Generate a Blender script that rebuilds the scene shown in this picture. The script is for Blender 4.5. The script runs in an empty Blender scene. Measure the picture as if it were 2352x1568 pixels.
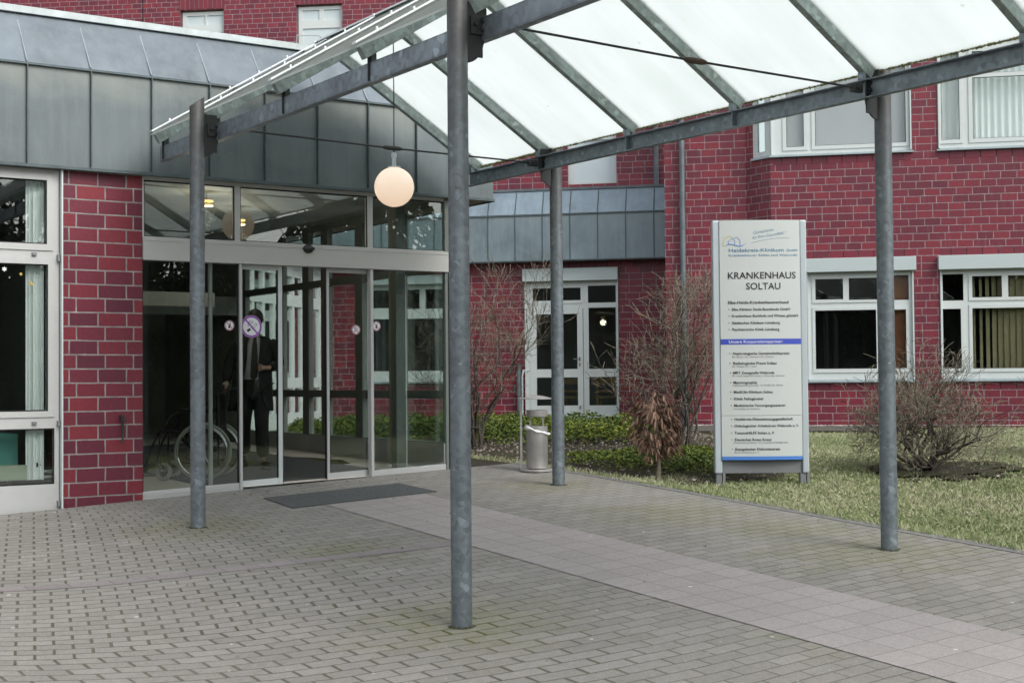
import bpy, math, random
from mathutils import Matrix, Vector
random.seed(7)
R = math.radians
sc = bpy.context.scene
col = sc.collection
# ------------------------------------------------------------ camera
cam = bpy.data.cameras.new('camera'); co = bpy.data.objects.new('camera', cam); col.objects.link(co)
YAW, PITCH, ROLL = .593, .0262, .0088
cam.sensor_width = 36; cam.lens = 3230.63/2352*36; cam.clip_start = .05; cam.clip_end = 400
co.location = (0, 0, 1.45)
co.rotation_euler = (Matrix.Rotation(-YAW, 3, 'Z') @ Matrix.Rotation(math.pi/2+PITCH, 3, 'X') @ Matrix.Rotation(-ROLL, 3, 'Z')).to_euler()
sc.camera = co
# ------------------------------------------------------------ sky, sun, exposure
SUN_EL, SUN_AZ = 44, 168      # azimuth: compass-like, from +Y clockwise
w = bpy.data.worlds.new('World'); sc.world = w; w.use_nodes = True
nt = w.node_tree; bg = nt.nodes['Background']
sky = nt.nodes.new('ShaderNodeTexSky'); sky.sky_type = 'NISHITA'; sky.sun_disc = False
sky.sun_elevation = R(SUN_EL); sky.sun_rotation = R(SUN_AZ); sky.dust_density = 3; sky.air_density = 1
hs = nt.nodes.new('ShaderNodeHueSaturation'); hs.inputs['Saturation'].default_value = .22
nt.links.new(sky.outputs[0], hs.inputs['Color']); nt.links.new(hs.outputs[0], bg.inputs[0])
bg.inputs[1].default_value = .15
sl = bpy.data.lights.new('sun', 'SUN'); so = bpy.data.objects.new('sun', sl); col.objects.link(so)
sl.energy = .8; sl.angle = R(28); sl.color = (1, .96, .9)
d = Vector((math.sin(R(SUN_AZ))*math.cos(R(SUN_EL)), math.cos(R(SUN_AZ))*math.cos(R(SUN_EL)), math.sin(R(SUN_EL))))
so.rotation_euler = d.to_track_quat('Z', 'Y').to_euler()
sc.view_settings.view_transform = 'Standard'; sc.view_settings.look = 'None'
sc.view_settings.exposure = .86; sc.view_settings.gamma = 1

# ------------------------------------------------------------ helpers
class MB:
    def __init__(s): s.v = []; s.f = []; s.M = None; s.uv = None
    def add(s, vs, fs):
        n = len(s.v)
        if s.M is not None: vs = [tuple(s.M @ Vector(p)) for p in vs]
        s.v += [tuple(p) for p in vs]; s.f += [tuple(i+n for i in f) for f in fs]; return s
    def box(s, x0, x1, y0, y1, z0, z1):
        return s.add([(x0,y0,z0),(x1,y0,z0),(x1,y1,z0),(x0,y1,z0),(x0,y0,z1),(x1,y0,z1),(x1,y1,z1),(x0,y1,z1)],
                     [(0,3,2,1),(4,5,6,7),(0,1,5,4),(1,2,6,5),(2,3,7,6),(3,0,4,7)])
    def quad(s, a, b, c, d): return s.add([a,b,c,d], [(0,1,2,3)])
    def prism(s, poly, z0, z1):
        n = len(poly); v = [(x,y,z0) for x,y in poly]+[(x,y,z1) for x,y in poly]
        return s.add(v, [tuple(range(n-1,-1,-1)), tuple(range(n,2*n))]+[(i,(i+1)%n,n+(i+1)%n,n+i) for i in range(n)])
    def tube(s, pts, rs, n=10, caps=True, flat=1.0):
        pts = [Vector(p) for p in pts]
        if not isinstance(rs, (list, tuple)): rs = [rs]*len(pts)
        vs = []; fs = []
        up = Vector((0,0,1)); d0 = (pts[1]-pts[0]).normalized()
        if abs(d0.z) > .9: up = Vector((0,1,0))
        a = d0.cross(up).normalized()
        for i, p in enumerate(pts):
            d = (pts[min(i+1,len(pts)-1)]-pts[max(i-1,0)]).normalized()
            a = (a - d*a.dot(d)).normalized(); b = d.cross(a)
            for k in range(n):
                t = 2*math.pi*k/n; vs.append(p+a*math.cos(t)*rs[i]+b*math.sin(t)*rs[i]*flat)
        for i in range(len(pts)-1):
            for k in range(n): fs.append((i*n+k, i*n+(k+1)%n, (i+1)*n+(k+1)%n, (i+1)*n+k))
        if caps: fs += [tuple(range(n-1,-1,-1)), tuple((len(pts)-1)*n+k for k in range(n))]
        return s.add(vs, fs)
    def lathe(s, prof, c=(0,0,0), n=32):
        vs = []; fs = []; m = len(prof)
        for k in range(n):
            t = 2*math.pi*k/n
            for r, z in prof: vs.append((c[0]+r*math.cos(t), c[1]+r*math.sin(t), c[2]+z))
        for k in range(n):
            for i in range(m-1): fs.append((k*m+i, ((k+1)%n)*m+i, ((k+1)%n)*m+i+1, k*m+i+1))
        return s.add(vs, fs)
    def sphere(s, c, r, n=24, m=14, sx=1, sy=1, sz=1):
        prof = [(math.sin(math.pi*i/m)*r, -math.cos(math.pi*i/m)*r) for i in range(m+1)]
        k0 = len(s.v); s.lathe(prof, (0,0,0), n)
        M = s.M
        for i in range(k0, len(s.v)):
            p = s.v[i]; s.v[i] = (p[0]*sx+c[0], p[1]*sy+c[1], p[2]*sz+c[2])
        return s
    def loft(s, rings, caps=True):
        n = len(rings[0]); vs = [p for r in rings for p in r]; fs = []
        for i in range(len(rings)-1):
            for k in range(n): fs.append((i*n+k, i*n+(k+1)%n, (i+1)*n+(k+1)%n, (i+1)*n+k))
        if caps: fs += [tuple(range(n-1,-1,-1)), tuple((len(rings)-1)*n+k for k in range(n))]
        return s.add(vs, fs)
    def wall(s, u0, u1, z0, z1, y, th, holes=()):
        "slab in the XZ plane, front at y, back at y+th, with rectangular holes (u0,u1,z0,z1)"
        us = sorted(set([u0,u1]+[h for H in holes for h in H[:2] if u0 < h < u1])); zs = sorted(set([z0,z1]+[h for H in holes for h in H[2:] if z0 < h < z1]))
        def solid(i, j):
            if i < 0 or j < 0 or i >= len(us)-1 or j >= len(zs)-1: return False
            cu = (us[i]+us[i+1])/2; cz = (zs[j]+zs[j+1])/2
            return not any(H[0] < cu < H[1] and H[2] < cz < H[3] for H in holes)
        for i in range(len(us)-1):
            for j in range(len(zs)-1):
                if not solid(i, j): continue
                a, b, c, d = us[i], us[i+1], zs[j], zs[j+1]; Y = y+th
                s.quad((a,y,c),(b,y,c),(b,y,d),(a,y,d)); s.quad((b,Y,c),(a,Y,c),(a,Y,d),(b,Y,d))
                if not solid(i-1,j): s.quad((a,Y,c),(a,y,c),(a,y,d),(a,Y,d))
                if not solid(i+1,j): s.quad((b,y,c),(b,Y,c),(b,Y,d),(b,y,d))
                if not solid(i,j-1): s.quad((a,Y,c),(b,Y,c),(b,y,c),(a,y,c))
                if not solid(i,j+1): s.quad((a,y,d),(b,y,d),(b,Y,d),(a,Y,d))
        return s
    def build(s, name, mat, parent=None, smooth=0, bevel=0, loc=None, rot=0, uvs=True, segs=1):
        me = bpy.data.meshes.new(name); me.from_pydata(s.v, [], s.f); me.update()
        if uvs:
            uvl = me.uv_layers.new(name='UVMap').data; vs = me.vertices
            for p in me.polygons:
                n = p.normal
                if abs(n.z) > .8:
                    for li in p.loop_indices: c = vs[me.loops[li].vertex_index].co; uvl[li].uv = (c.x, c.y)
                else:
                    l = math.hypot(n.x, n.y); tx, ty = -n.y/l, n.x/l
                    for li in p.loop_indices: c = vs[me.loops[li].vertex_index].co; uvl[li].uv = (c.x*tx+c.y*ty, c.z)
        if smooth:
            for p in me.polygons: p.use_smooth = True
            me.set_sharp_from_angle(angle=R(smooth))
        o = bpy.data.objects.new(name, me); col.objects.link(o); me.materials.append(mat)
        if parent: o.parent = parent
        if loc: o.location = loc
        if rot: o.rotation_euler.z = rot
        if bevel:
            m = o.modifiers.new('bevel', 'BEVEL'); m.width = bevel; m.segments = segs; m.limit_method = 'ANGLE'; m.angle_limit = R(40)
            m.harden_normals = False
        return o
def tag(o, label=None, cat=None, group=None, kind=None):
    if label: o['label'] = label
    if cat: o['category'] = cat
    if group: o['group'] = group
    if kind: o['kind'] = kind
    return o
def thing(name, label, cat, loc=(0,0,0), rot=0, group=None):
    o = bpy.data.objects.new(name, None); col.objects.link(o); o.location = loc; o.rotation_euler.z = rot
    o.empty_display_size = .2
    return tag(o, label, cat, group)
def ground_z(x, y):
    p = .0463*(x-4.35)+.0571*(y-7.25); k = .05
    p = max(p, -1.2); 
    if p > 1.2: return .56
    return -k*math.log(math.exp(-p/k)+math.exp(-.56/k))
def floor_z(x, y): return .40+.03*(x-5.5)+.02*(y-13)

# ------------------------------------------------------------ materials
class NT:
    def __init__(s, name):
        s.m = bpy.data.materials.new(name); s.m.use_nodes = True; s.t = s.m.node_tree; s.b = s.t.nodes['Principled BSDF']; s.o = s.t.nodes['Material Output']
    def n(s, typ, **kw):
        n = s.t.nodes.new('ShaderNode'+typ)
        for k, v in kw.items():
            if k.startswith('i_'):
                key = k[2:]; key = int(key) if key.isdigit() else key.replace('_', ' ')
                s.set(n.inputs[key], v)
            else: setattr(n, k, v)
        return n
    def set(s, sock, v):
        if isinstance(v, bpy.types.NodeSocket): s.t.links.new(v, sock)
        elif isinstance(v, tuple) and len(v) == 3 and sock.type == 'RGBA': sock.default_value = (*v, 1)
        else: sock.default_value = v
    def uv(s, scale=(1,1,1), obj=False, off=(0,0,0)):
        c = s.n('TexCoord'); m = s.n('Mapping', i_Vector=c.outputs['Object' if obj else 'UV'], i_Scale=scale, i_Location=off); return m.outputs[0]
    def noise(s, vec, scale, detail=4, rough=.55, dist=0): return s.n('TexNoise', i_Vector=vec, i_Scale=float(scale), i_Detail=float(detail), i_Roughness=rough, i_Distortion=float(dist)).outputs['Fac']
    def ramp(s, fac, *st):
        r = s.n('ValToRGB', i_Fac=fac); e = r.color_ramp.elements
        while len(e) < len(st): e.new(.5)
        for el, (p, c) in zip(e, st): el.position = p; el.color = (*c, 1) if isinstance(c, tuple) else (c, c, c, 1)
        return r.outputs[0]
    def mix(s, f, a, b, mode='MIX'):
        n = s.n('Mix', data_type='RGBA', blend_type=mode); s.set(n.inputs[0], f); s.set(n.inputs[6], a); s.set(n.inputs[7], b); return n.outputs[2]
    def math(s, op, a, b=0.0): 
        n = s.n('Math', operation=op); s.set(n.inputs[0], a); s.set(n.inputs[1], b); return n.outputs[0]
    def bump(s, h, strength=.3, dist=.01, nrm=None):
        n = s.n('Bump', i_Height=h, i_Strength=strength, i_Distance=dist)
        if nrm: s.set(n.inputs['Normal'], nrm)
        return n.outputs[0]
    def out(s, color=None, rough=None, metal=None, normal=None, spec=None, **kw):
        b = s.b.inputs
        if color is not None: s.set(b['Base Color'], color)
        if rough is not None: s.set(b['Roughness'], rough)
        if metal is not None: s.set(b['Metallic'], metal)
        if normal is not None: s.set(b['Normal'], normal)
        if spec is not None: s.set(b['Specular IOR Level'], spec)
        return s.m
def plain(name, c, rough=.5, metal=0, var=.12, scale=6, bump=0, spec=.5):
    t = NT(name); v = t.uv(obj=True); n = t.noise(v, scale, 5)
    lo = tuple(x*(1-var) for x in c); hi = tuple(min(1, x*(1+var)) for x in c)
    cc = t.ramp(n, (.3, lo), (.7, hi))
    nn = t.bump(t.noise(v, scale*12), bump, .004) if bump else None
    return t.out(cc, rough, metal, nn, spec)
def brick_mat(name, reds, mortar, bw=.27, bh=.131, mort=.011, efflo=.25, wild=1):
    t = NT(name); uv = t.uv()
    sx = t.n('SeparateXYZ', i_Vector=uv); row = t.math('FLOOR', t.math('DIVIDE', sx.outputs[1], bh))
    wn = t.n('TexWhiteNoise', noise_dimensions='1D', i_W=row).outputs[0]
    q = t.math('MULTIPLY', t.math('FLOOR', t.math('MULTIPLY', wn, 4.0)), bw/4) if wild else t.math('ADD', t.math('MULTIPLY', t.math('FLOORED_MODULO', row, 2.0), bw*.25), .13)
    wob = t.math('MULTIPLY', t.math('SUBTRACT', t.noise(uv, 3.2, 3), .5), .012)
    x = t.math('ADD', t.math('ADD', sx.outputs[0], q), t.math('MULTIPLY', wob, 1.3)); y = t.math('ADD', sx.outputs[1], wob)
    vec = t.n('CombineXYZ', i_0=x, i_1=y).outputs[0]
    br = t.n('TexBrick', i_Vector=vec, i_Color1=(0,0,0), i_Color2=(1,1,1), i_Mortar=(.5,.5,.5), i_Scale=1.0, i_Mortar_Size=mort/1.5, i_Mortar_Smooth=.25, i_Bias=0.0, i_Brick_Width=bw, i_Row_Height=bh)
    br.offset = .5 if wild else 0; br.offset_frequency = 2; br.squash = 1
    c = t.ramp(br.outputs['Color'], (0, reds[0]), (.35, reds[1]), (.7, reds[2]), (1, reds[3]))
    big = t.noise(uv, .8, 3); c = t.mix(t.ramp(big, (.3, 0.0), (.75, .45)), c, reds[1])
    fine = t.noise(uv, 55, 6); c = t.mix(.35, c, t.mix(t.ramp(fine, (.25, (.55,.55,.55)), (.8, (1.35,1.3,1.3))), (0,0,0), c, 'MIX'))
    c = t.mix(1.0, c, t.ramp(t.noise(uv, 30, 5, .7), (.3, (.78,.78,.8)), (.75, (1.1,1.08,1.08))), 'MULTIPLY')
    stv = t.n('Mapping', i_Vector=t.n('TexCoord').outputs['UV'], i_Scale=(9., 1.6, 1)).outputs[0]
    ef = t.ramp(t.noise(stv, 1.6, 6, .7), (.56, 0.0), (.75, 1.0))
    mo = t.mix(t.ramp(t.noise(uv, 9, 4), (.35, 0.0), (.7, 1.0)), mortar, tuple(m*.6 for m in mortar))
    mo = t.mix(t.math('MULTIPLY', ef, .7), mo, (.5,.46,.45))
    c = t.mix(t.math('MULTIPLY', ef, efflo*.5), c, (.42,.36,.37))
    c = t.mix(br.outputs['Fac'], c, mo)
    h = t.math('SUBTRACT', 1.0, br.outputs['Fac']); nm = t.bump(h, .5, .006); nm = t.bump(fine, .25, .003, nm)
    rg = t.mix(br.outputs['Fac'], (.42,.42,.42), (.9,.9,.9))
    return t.out(c, rg, 0, nm, .4)
M = {}
M['brick'] = brick_mat('red_clinker_brick', [(.125,.022,.038), (.165,.024,.041), (.20,.026,.042), (.238,.030,.042)], (.31,.26,.27))
M['pillar'] = brick_mat('pillar_brick', [(.10,.019,.037), (.14,.022,.041), (.19,.025,.040), (.255,.031,.039)], (.30,.285,.275), efflo=.06, wild=0)
M['lintel'] = brick_mat('lintel_brick', [(.125,.022,.038), (.165,.024,.041), (.20,.026,.042), (.238,.030,.042)], (.03,.02,.022), bw=.262, bh=30., mort=.012, efflo=.05, wild=0)
M['soldier'] = brick_mat('soldier_brick', [(.14,.022,.038), (.165,.024,.041), (.20,.026,.042), (.22,.030,.042)], (.22,.16,.17), bw=.125, bh=30., mort=.010, efflo=.05, wild=0)
def metal_mat(name, c, spangle=True, rough=.45, metal=.55, sc_=24, dirt=.5, dcol=(.05,.05,.045), top=None):
    t = NT(name); v = t.uv(obj=True)
    vo = t.n('TexVoronoi', i_Vector=v, i_Scale=float(sc_)); f = t.n('SeparateColor', i_Color=vo.outputs['Color']).outputs[0]
    lo = tuple(x*.72 for x in c); hi = tuple(min(1, x*1.45) for x in c)
    a = t.ramp(f, (0, lo), (.75, c), (.93, c), (1, hi)) if spangle else t.ramp(t.noise(v, 5, 5), (.3, lo), (.7, c))
    n2 = t.noise(v, 2.3, 6, .65); a = t.mix(t.ramp(n2, (.42, 0.0), (.72, dirt)), a, dcol)
    n3 = t.noise(v, 60, 4, .8); a = t.mix(t.ramp(n3, (.62, 0.0), (.8, .35)), a, tuple(min(1,x*1.9) for x in c))
    if top:   # darker and browner towards the head of the post
        z = t.n('SeparateXYZ', i_Vector=v).outputs[2]
        g = t.n('MapRange', i_Value=t.math('ADD', z, t.math('MULTIPLY', n2, .8)), i_1=top[0], i_2=top[1]).outputs[0]
        a = t.mix(g, a, top[2])
    r = t.ramp(n2, (.3, rough-.1), (.7, rough+.2))
    return t.out(a, r, metal, t.bump(n3, .12, .002))
M['post'] = metal_mat('galvanised_post', (.215,.255,.28), sc_=30, top=(2.6, 4.4, (.09,.085,.078)))
M['beam'] = metal_mat('galvanised_beam', (.27,.315,.35), sc_=22, dirt=.25)
M['rafter'] = metal_mat('galvanised_rafter', (.36,.42,.40), sc_=26, dirt=.3)
M['dark_steel'] = metal_mat('weathered_steel', (.06,.065,.065), spangle=False, rough=.55)
M['rust'] = metal_mat('rusty_steel', (.11,.075,.055), spangle=False, rough=.8, metal=.2)
M['steel'] = metal_mat('brushed_steel', (.55,.54,.52), spangle=False, rough=.38, metal=.7, dirt=.12)
def zinc_mat(name, c, z0, z1):
    t = NT(name); v = t.uv(obj=True); n = t.noise(v, 1.3, 7, .62, .6); st = t.n('Mapping', i_Vector=t.n('TexCoord').outputs['Object'], i_Scale=(7.,7.,.7)).outputs[0]
    s2 = t.noise(st, 1.5, 6, .7)
    a = t.ramp(n, (.28, tuple(x*.70 for x in c)), (.5, c), (.75, tuple(x*1.28 for x in c)))
    a = t.mix(t.ramp(s2, (.45, 0.0), (.75, .35)), a, (c[0]*1.7, c[1]*1.6, c[2]*1.45))
    z = t.n('SeparateXYZ', i_Vector=v).outputs[2]
    g = t.n('MapRange', i_Value=t.math('ADD', z, t.math('MULTIPLY', t.math('SUBTRACT', n, .5), .7)), i_1=z0, i_2=z1).outputs[0]
    a = t.mix(t.math('MULTIPLY', g, .55), a, (.30,.31,.27))           # pale patina under the drip edge
    sp = t.noise(v, 70, 4, .7)
    a = t.mix(t.ramp(sp, (.6, 0.0), (.72, .25)), a, (c[0]*.45, c[1]*.45, c[2]*.45))
    return t.out(a, t.ramp(n, (.3, .42), (.7, .62)), .35, t.bump(n, .25, .02))
M['zinc'] = zinc_mat('zinc_cladding', (.12,.145,.15), 4.05, 4.5)
M['zinc_low'] = zinc_mat('zinc_cladding_wing', (.19,.245,.27), 4.55, 5.1)
M['wing_roof'] = zinc_mat('zinc_wing_roofing', (.22,.285,.335), 9, 10)
M['zinc_roof'] = zinc_mat('zinc_roofing', (.15,.18,.205), 9, 10)
M['rseam'] = plain('roof_seam_zinc', (.27,.31,.33), .45, .3, .15, 8)
M['bar'] = plain('white_glazing_bar', (.74,.78,.78), .4, .1, .08, 8)
M['zseam'] = plain('zinc_seam', (.075,.10,.105), .5, .3, .2, 8)
M['zinc_cap'] = plain('zinc_capping', (.38,.43,.43), .4, .3, .15, 8)
M['pipe'] = plain('zinc_pipe', (.13,.155,.17), .5, .4, .2, 5, .1)
def frame_mat(name, c, dirt=.25):
    t = NT(name); v = t.uv(obj=True); a = t.mix(t.ramp(t.noise(v, 3, 6, .7), (.5, 0.0), (.8, dirt)), c, tuple(x*.55 for x in c))
    return t.out(a, .42, 0, t.bump(t.noise(v, 40), .05, .002), .4)
M['frame'] = frame_mat('aluminium_frame', (.46,.47,.46))
M['frame_w'] = frame_mat('white_frame', (.56,.61,.60))
M['header'] = frame_mat('door_header', (.44,.44,.42), .12)
M['blindbox'] = frame_mat('blind_box', (.44,.51,.51), .1)
M['dark_frame'] = frame_mat('dark_frame', (.15,.17,.155))
M['sill'] = plain('metal_sill', (.34,.40,.42), .35, .5, .1)
M['black'] = plain('black_plastic', (.012,.012,.012), .25, 0, .2)
M['gasket'] = plain('rubber_gasket', (.01,.012,.012), .7, 0, .2)
def glass_mat(name, tint, refl=1.6, base=.02):
    t = NT(name); fr = t.n('Fresnel', i_IOR=1.5).outputs[0]; f = t.math('ADD', t.math('MULTIPLY', fr, refl), base)
    f = t.math('MINIMUM', f, 1.0)
    g = t.n('BsdfGlossy', i_Color=(.92,.96,.94), i_Roughness=.0); tr = t.n('BsdfTransparent', i_Color=tint)
    nn = t.bump(t.noise(t.uv(obj=True), .9, 1), .02, .02); t.t.links.new(nn, g.inputs['Normal'])
    mx = t.n('MixShader'); t.set(mx.inputs[0], f); t.t.links.new(tr.outputs[0], mx.inputs[1]); t.t.links.new(g.outputs[0], mx.inputs[2])
    t.t.links.new(mx.outputs[0], t.o.inputs[0]); t.t.nodes.remove(t.b); return t.m
M['glass'] = glass_mat('window_glass', (.95,.985,.97), 1.1, .012)
M['glass_dark'] = glass_mat('window_glass_dark', (.86,.9,.89), .65, .008)
M['glass_in'] = glass_mat('inner_glass', (.95,.98,.97), .5, 0)
t = NT('opal_panel'); n = t.noise(t.uv(obj=True), 1.2, 6)
c = t.ramp(n, (.3, (.79,.825,.818)), (.7, (.835,.865,.86)))
st = t.n('Mapping', i_Vector=t.n('TexCoord').outputs['Object'], i_Scale=(1.2, 9., 1.2)).outputs[0]; c = t.mix(1.0, c, t.ramp(t.noise(st, 1.0, 5, .6), (.35, (.955,.965,.955)), (.65, (1,1,1))), 'MULTIPLY')
sp = t.n('TexVoronoi', i_Vector=t.uv(obj=True), i_Scale=3.1).outputs['Distance']; c = t.mix(t.ramp(sp, (.035, .35), (.06, 0.0)), c, (.45,.42,.34))
tl = t.n('BsdfTranslucent', i_Color=c); tr = t.n('BsdfTransparent', i_Color=(.97,1.,.99)); df = t.n('BsdfDiffuse', i_Color=(.8,.83,.82))
m1 = t.n('MixShader', i_Fac=.06); t.t.links.new(tl.outputs[0], m1.inputs[1]); t.t.links.new(df.outputs[0], m1.inputs[2])
t.t.links.new(m1.outputs[0], t.o.inputs[0]); M['opal'] = t.m
M['moss'] = plain('roof_moss', (.26,.26,.13), 1, 0, .6, 60)
M['foot_shade_moss'] = plain('moss_contact_shade', (.06,.06,.03), 1, 0, .6, 40)  # moss tone darkened to stand in for contact shade at the post feet
def room_mat(name, c): return plain(name, c, .8, 0, .12, 1.5)
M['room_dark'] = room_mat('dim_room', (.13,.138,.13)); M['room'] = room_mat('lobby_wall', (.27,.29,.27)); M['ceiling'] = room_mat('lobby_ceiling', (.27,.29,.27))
M['floor'] = room_mat('lobby_floor', (.66,.61,.54)); M['plinth'] = room_mat('grey_plinth', (.34,.36,.345)); M['concrete'] = plain('concrete_column', (.25,.26,.23), .8, 0, .2, 8, .2)
M['mat'] = plain('ribbed_mat', (.078,.085,.085), .95, 0, .3, 30, .6)
M['curtain'] = plain('net_curtain', (.9,.92,.92), .9, 0, .03, 3); M['greyblind'] = plain('closed_blind', (.56,.54,.57), .9, 0, .04, 1)
M['paleglass'] = plain('pale_blind', (.52,.60,.62), .6, 0, .04, 1)
M['yblind'] = plain('yellow_blind', (.40,.33,.19), .8, 0, .1, 3); M['orange'] = plain('orange_curtain', (.42,.16,.09), .9, 0, .15, 3)
M['wood'] = plain('light_wood', (.32,.22,.10), .5, 0, .2, 8); M['teal'] = plain('teal_cloth', (.16,.42,.37), .9, 0, .1, 5)
M['radiator'] = plain('cream_radiator', (.42,.46,.36), .4, 0, .05, 3)
# ground materials
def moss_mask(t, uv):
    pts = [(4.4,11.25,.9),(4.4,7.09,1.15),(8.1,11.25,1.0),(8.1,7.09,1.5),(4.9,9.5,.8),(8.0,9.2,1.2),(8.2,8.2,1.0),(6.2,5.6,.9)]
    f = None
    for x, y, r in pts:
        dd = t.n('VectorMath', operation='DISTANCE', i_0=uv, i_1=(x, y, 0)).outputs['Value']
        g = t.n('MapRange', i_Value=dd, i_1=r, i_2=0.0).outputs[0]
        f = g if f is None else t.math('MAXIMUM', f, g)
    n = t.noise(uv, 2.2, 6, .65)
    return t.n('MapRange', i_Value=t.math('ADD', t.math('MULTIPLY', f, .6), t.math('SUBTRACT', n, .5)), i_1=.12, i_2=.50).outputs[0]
def paver_mat():
    t = NT('concrete_pavers'); uv = t.uv(); m = t.math
    sx = t.n('SeparateXYZ', i_Vector=uv); X, Y = sx.outputs[0], sx.outputs[1]
    wob = m('MULTIPLY', m('SUBTRACT', t.noise(uv, 1.1, 4), .5), .05)
    wob2 = m('MULTIPLY', m('SUBTRACT', t.noise(uv, 7, 3), .5), .010)
    left = t.n('MapRange', i_Value=X, i_1=5.6, i_2=3.6, interpolation_type='SMOOTHSTEP').outputs[0]
    far = m('MAXIMUM', m('SUBTRACT', Y, 9.4), -1.6)
    q = m('MAXIMUM', m('SUBTRACT', 3.4, X), 0.0)
    sb = m('SUBTRACT', m('MULTIPLY', m('SUBTRACT', X, 4.35), m('MULTIPLY', left, .10)), m('MULTIPLY', m('MULTIPLY', q, q), .22))
    yy = m('ADD', m('ADD', Y, wob), m('ADD', wob2, sb)); xx = m('ADD', m('SUBTRACT', X, m('MULTIPLY', m('MULTIPLY', left, .27), far)), wob2)
    ry = m('DIVIDE', yy, PH); row = m('FLOOR', ry); fy = m('FRACT', ry)
    rx = m('ADD', m('DIVIDE', xx, PW), m('MULTIPLY', m('FLOORED_MODULO', row, 2.0), .5)); colm = m('FLOOR', rx); fx = m('FRACT', rx)
    dx = m('MULTIPLY', m('MINIMUM', fx, m('SUBTRACT', 1.0, fx)), PW); dy = m('MULTIPLY', m('MINIMUM', fy, m('SUBTRACT', 1.0, fy)), PH)
    rnd = t.n('TexWhiteNoise', noise_dimensions='3D', i_Vector=t.n('CombineXYZ', i_0=colm, i_1=row).outputs[0]).outputs[0]
    jx = m('ADD', .0035, m('MULTIPLY', m('MULTIPLY', left, .0058), t.ramp(t.noise(uv, .9, 3), (.35, .35), (.6, 1.0))))
    jm = m('MAXIMUM', t.n('MapRange', i_Value=m('SUBTRACT', dx, jx), i_1=.003, i_2=-.001).outputs[0], t.n('MapRange', i_Value=dy, i_1=.0078, i_2=.0032).outputs[0])
    c = t.ramp(rnd, (0, PC[0]), (.5, PC[1]), (1, PC[2]))
    big = t.noise(uv, .45, 5, .6); c = t.mix(t.ramp(big, (.35, 0.0), (.7, .35)), c, PC[3])
    ag = t.noise(uv, 110, 5, .8); c = t.mix(1.0, c, t.ramp(ag, (.28, (.60,.60,.60)), (.5, (1,1,1)), (.75, (1.55,1.53,1.5))), 'MULTIPLY')
    mid = t.noise(uv, 22, 5, .75); c = t.mix(1.0, c, t.ramp(mid, (.3, (.84,.84,.83)), (.7, (1.12,1.12,1.12))), 'MULTIPLY')
    for sc_, r0, r1, a in ((2.6,.034,.046,.8),(5.1,.034,.05,.7),(8.3,.04,.06,.5)):
        w = t.n('VectorMath', operation='ADD', i_0=uv, i_1=(sc_*3.1, sc_, 0)).outputs[0]
        vo = t.n('TexVoronoi', i_Vector=w, i_Scale=float(sc_)).outputs['Distance']; c = t.mix(t.ramp(vo, (r0, a), (r1, 0.0)), c, (.60,.60,.58))
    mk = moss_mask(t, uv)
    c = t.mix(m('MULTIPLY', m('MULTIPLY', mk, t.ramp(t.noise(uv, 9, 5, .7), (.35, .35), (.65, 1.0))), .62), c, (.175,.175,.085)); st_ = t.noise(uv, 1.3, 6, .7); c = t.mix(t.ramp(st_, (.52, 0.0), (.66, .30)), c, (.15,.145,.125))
    edge = t.n('MapRange', i_Value=X, i_1=7.7, i_2=8.75).outputs[0]      # lichen spots towards the lawn
    ln = t.noise(uv, 17, 4, .7); c = t.mix(m('MULTIPLY', edge, t.ramp(ln, (.60, 0.0), (.66, .7))), c, (.42,.43,.42)); c = t.mix(m('MULTIPLY', edge, .35), c, (.15,.15,.145))
    jn = t.ramp(t.noise(uv, 1.6, 4), (.35, .3), (.7, 1.0))
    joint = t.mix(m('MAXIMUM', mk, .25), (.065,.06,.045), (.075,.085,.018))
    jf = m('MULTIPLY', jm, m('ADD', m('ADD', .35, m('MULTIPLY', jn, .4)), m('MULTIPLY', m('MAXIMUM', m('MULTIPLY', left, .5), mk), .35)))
    c = t.mix(jf, c, joint)
    nm = t.bump(m('SUBTRACT', 1.0, jf), .7, .006); nm = t.bump(ag, .4, .004, nm); nm = t.bump(t.noise(uv, 3, 2), .15, .02, nm); nm = t.bump(m('MULTIPLY', rnd, 1.0), .25, .004, nm)
    return t.out(c, .82, 0, nm, .3)
PC = [(.228,.219,.202), (.254,.244,.226), (.283,.271,.252), (.212,.208,.194)]
PW, PH = .213, .122
M['paver'] = paver_mat()
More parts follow.
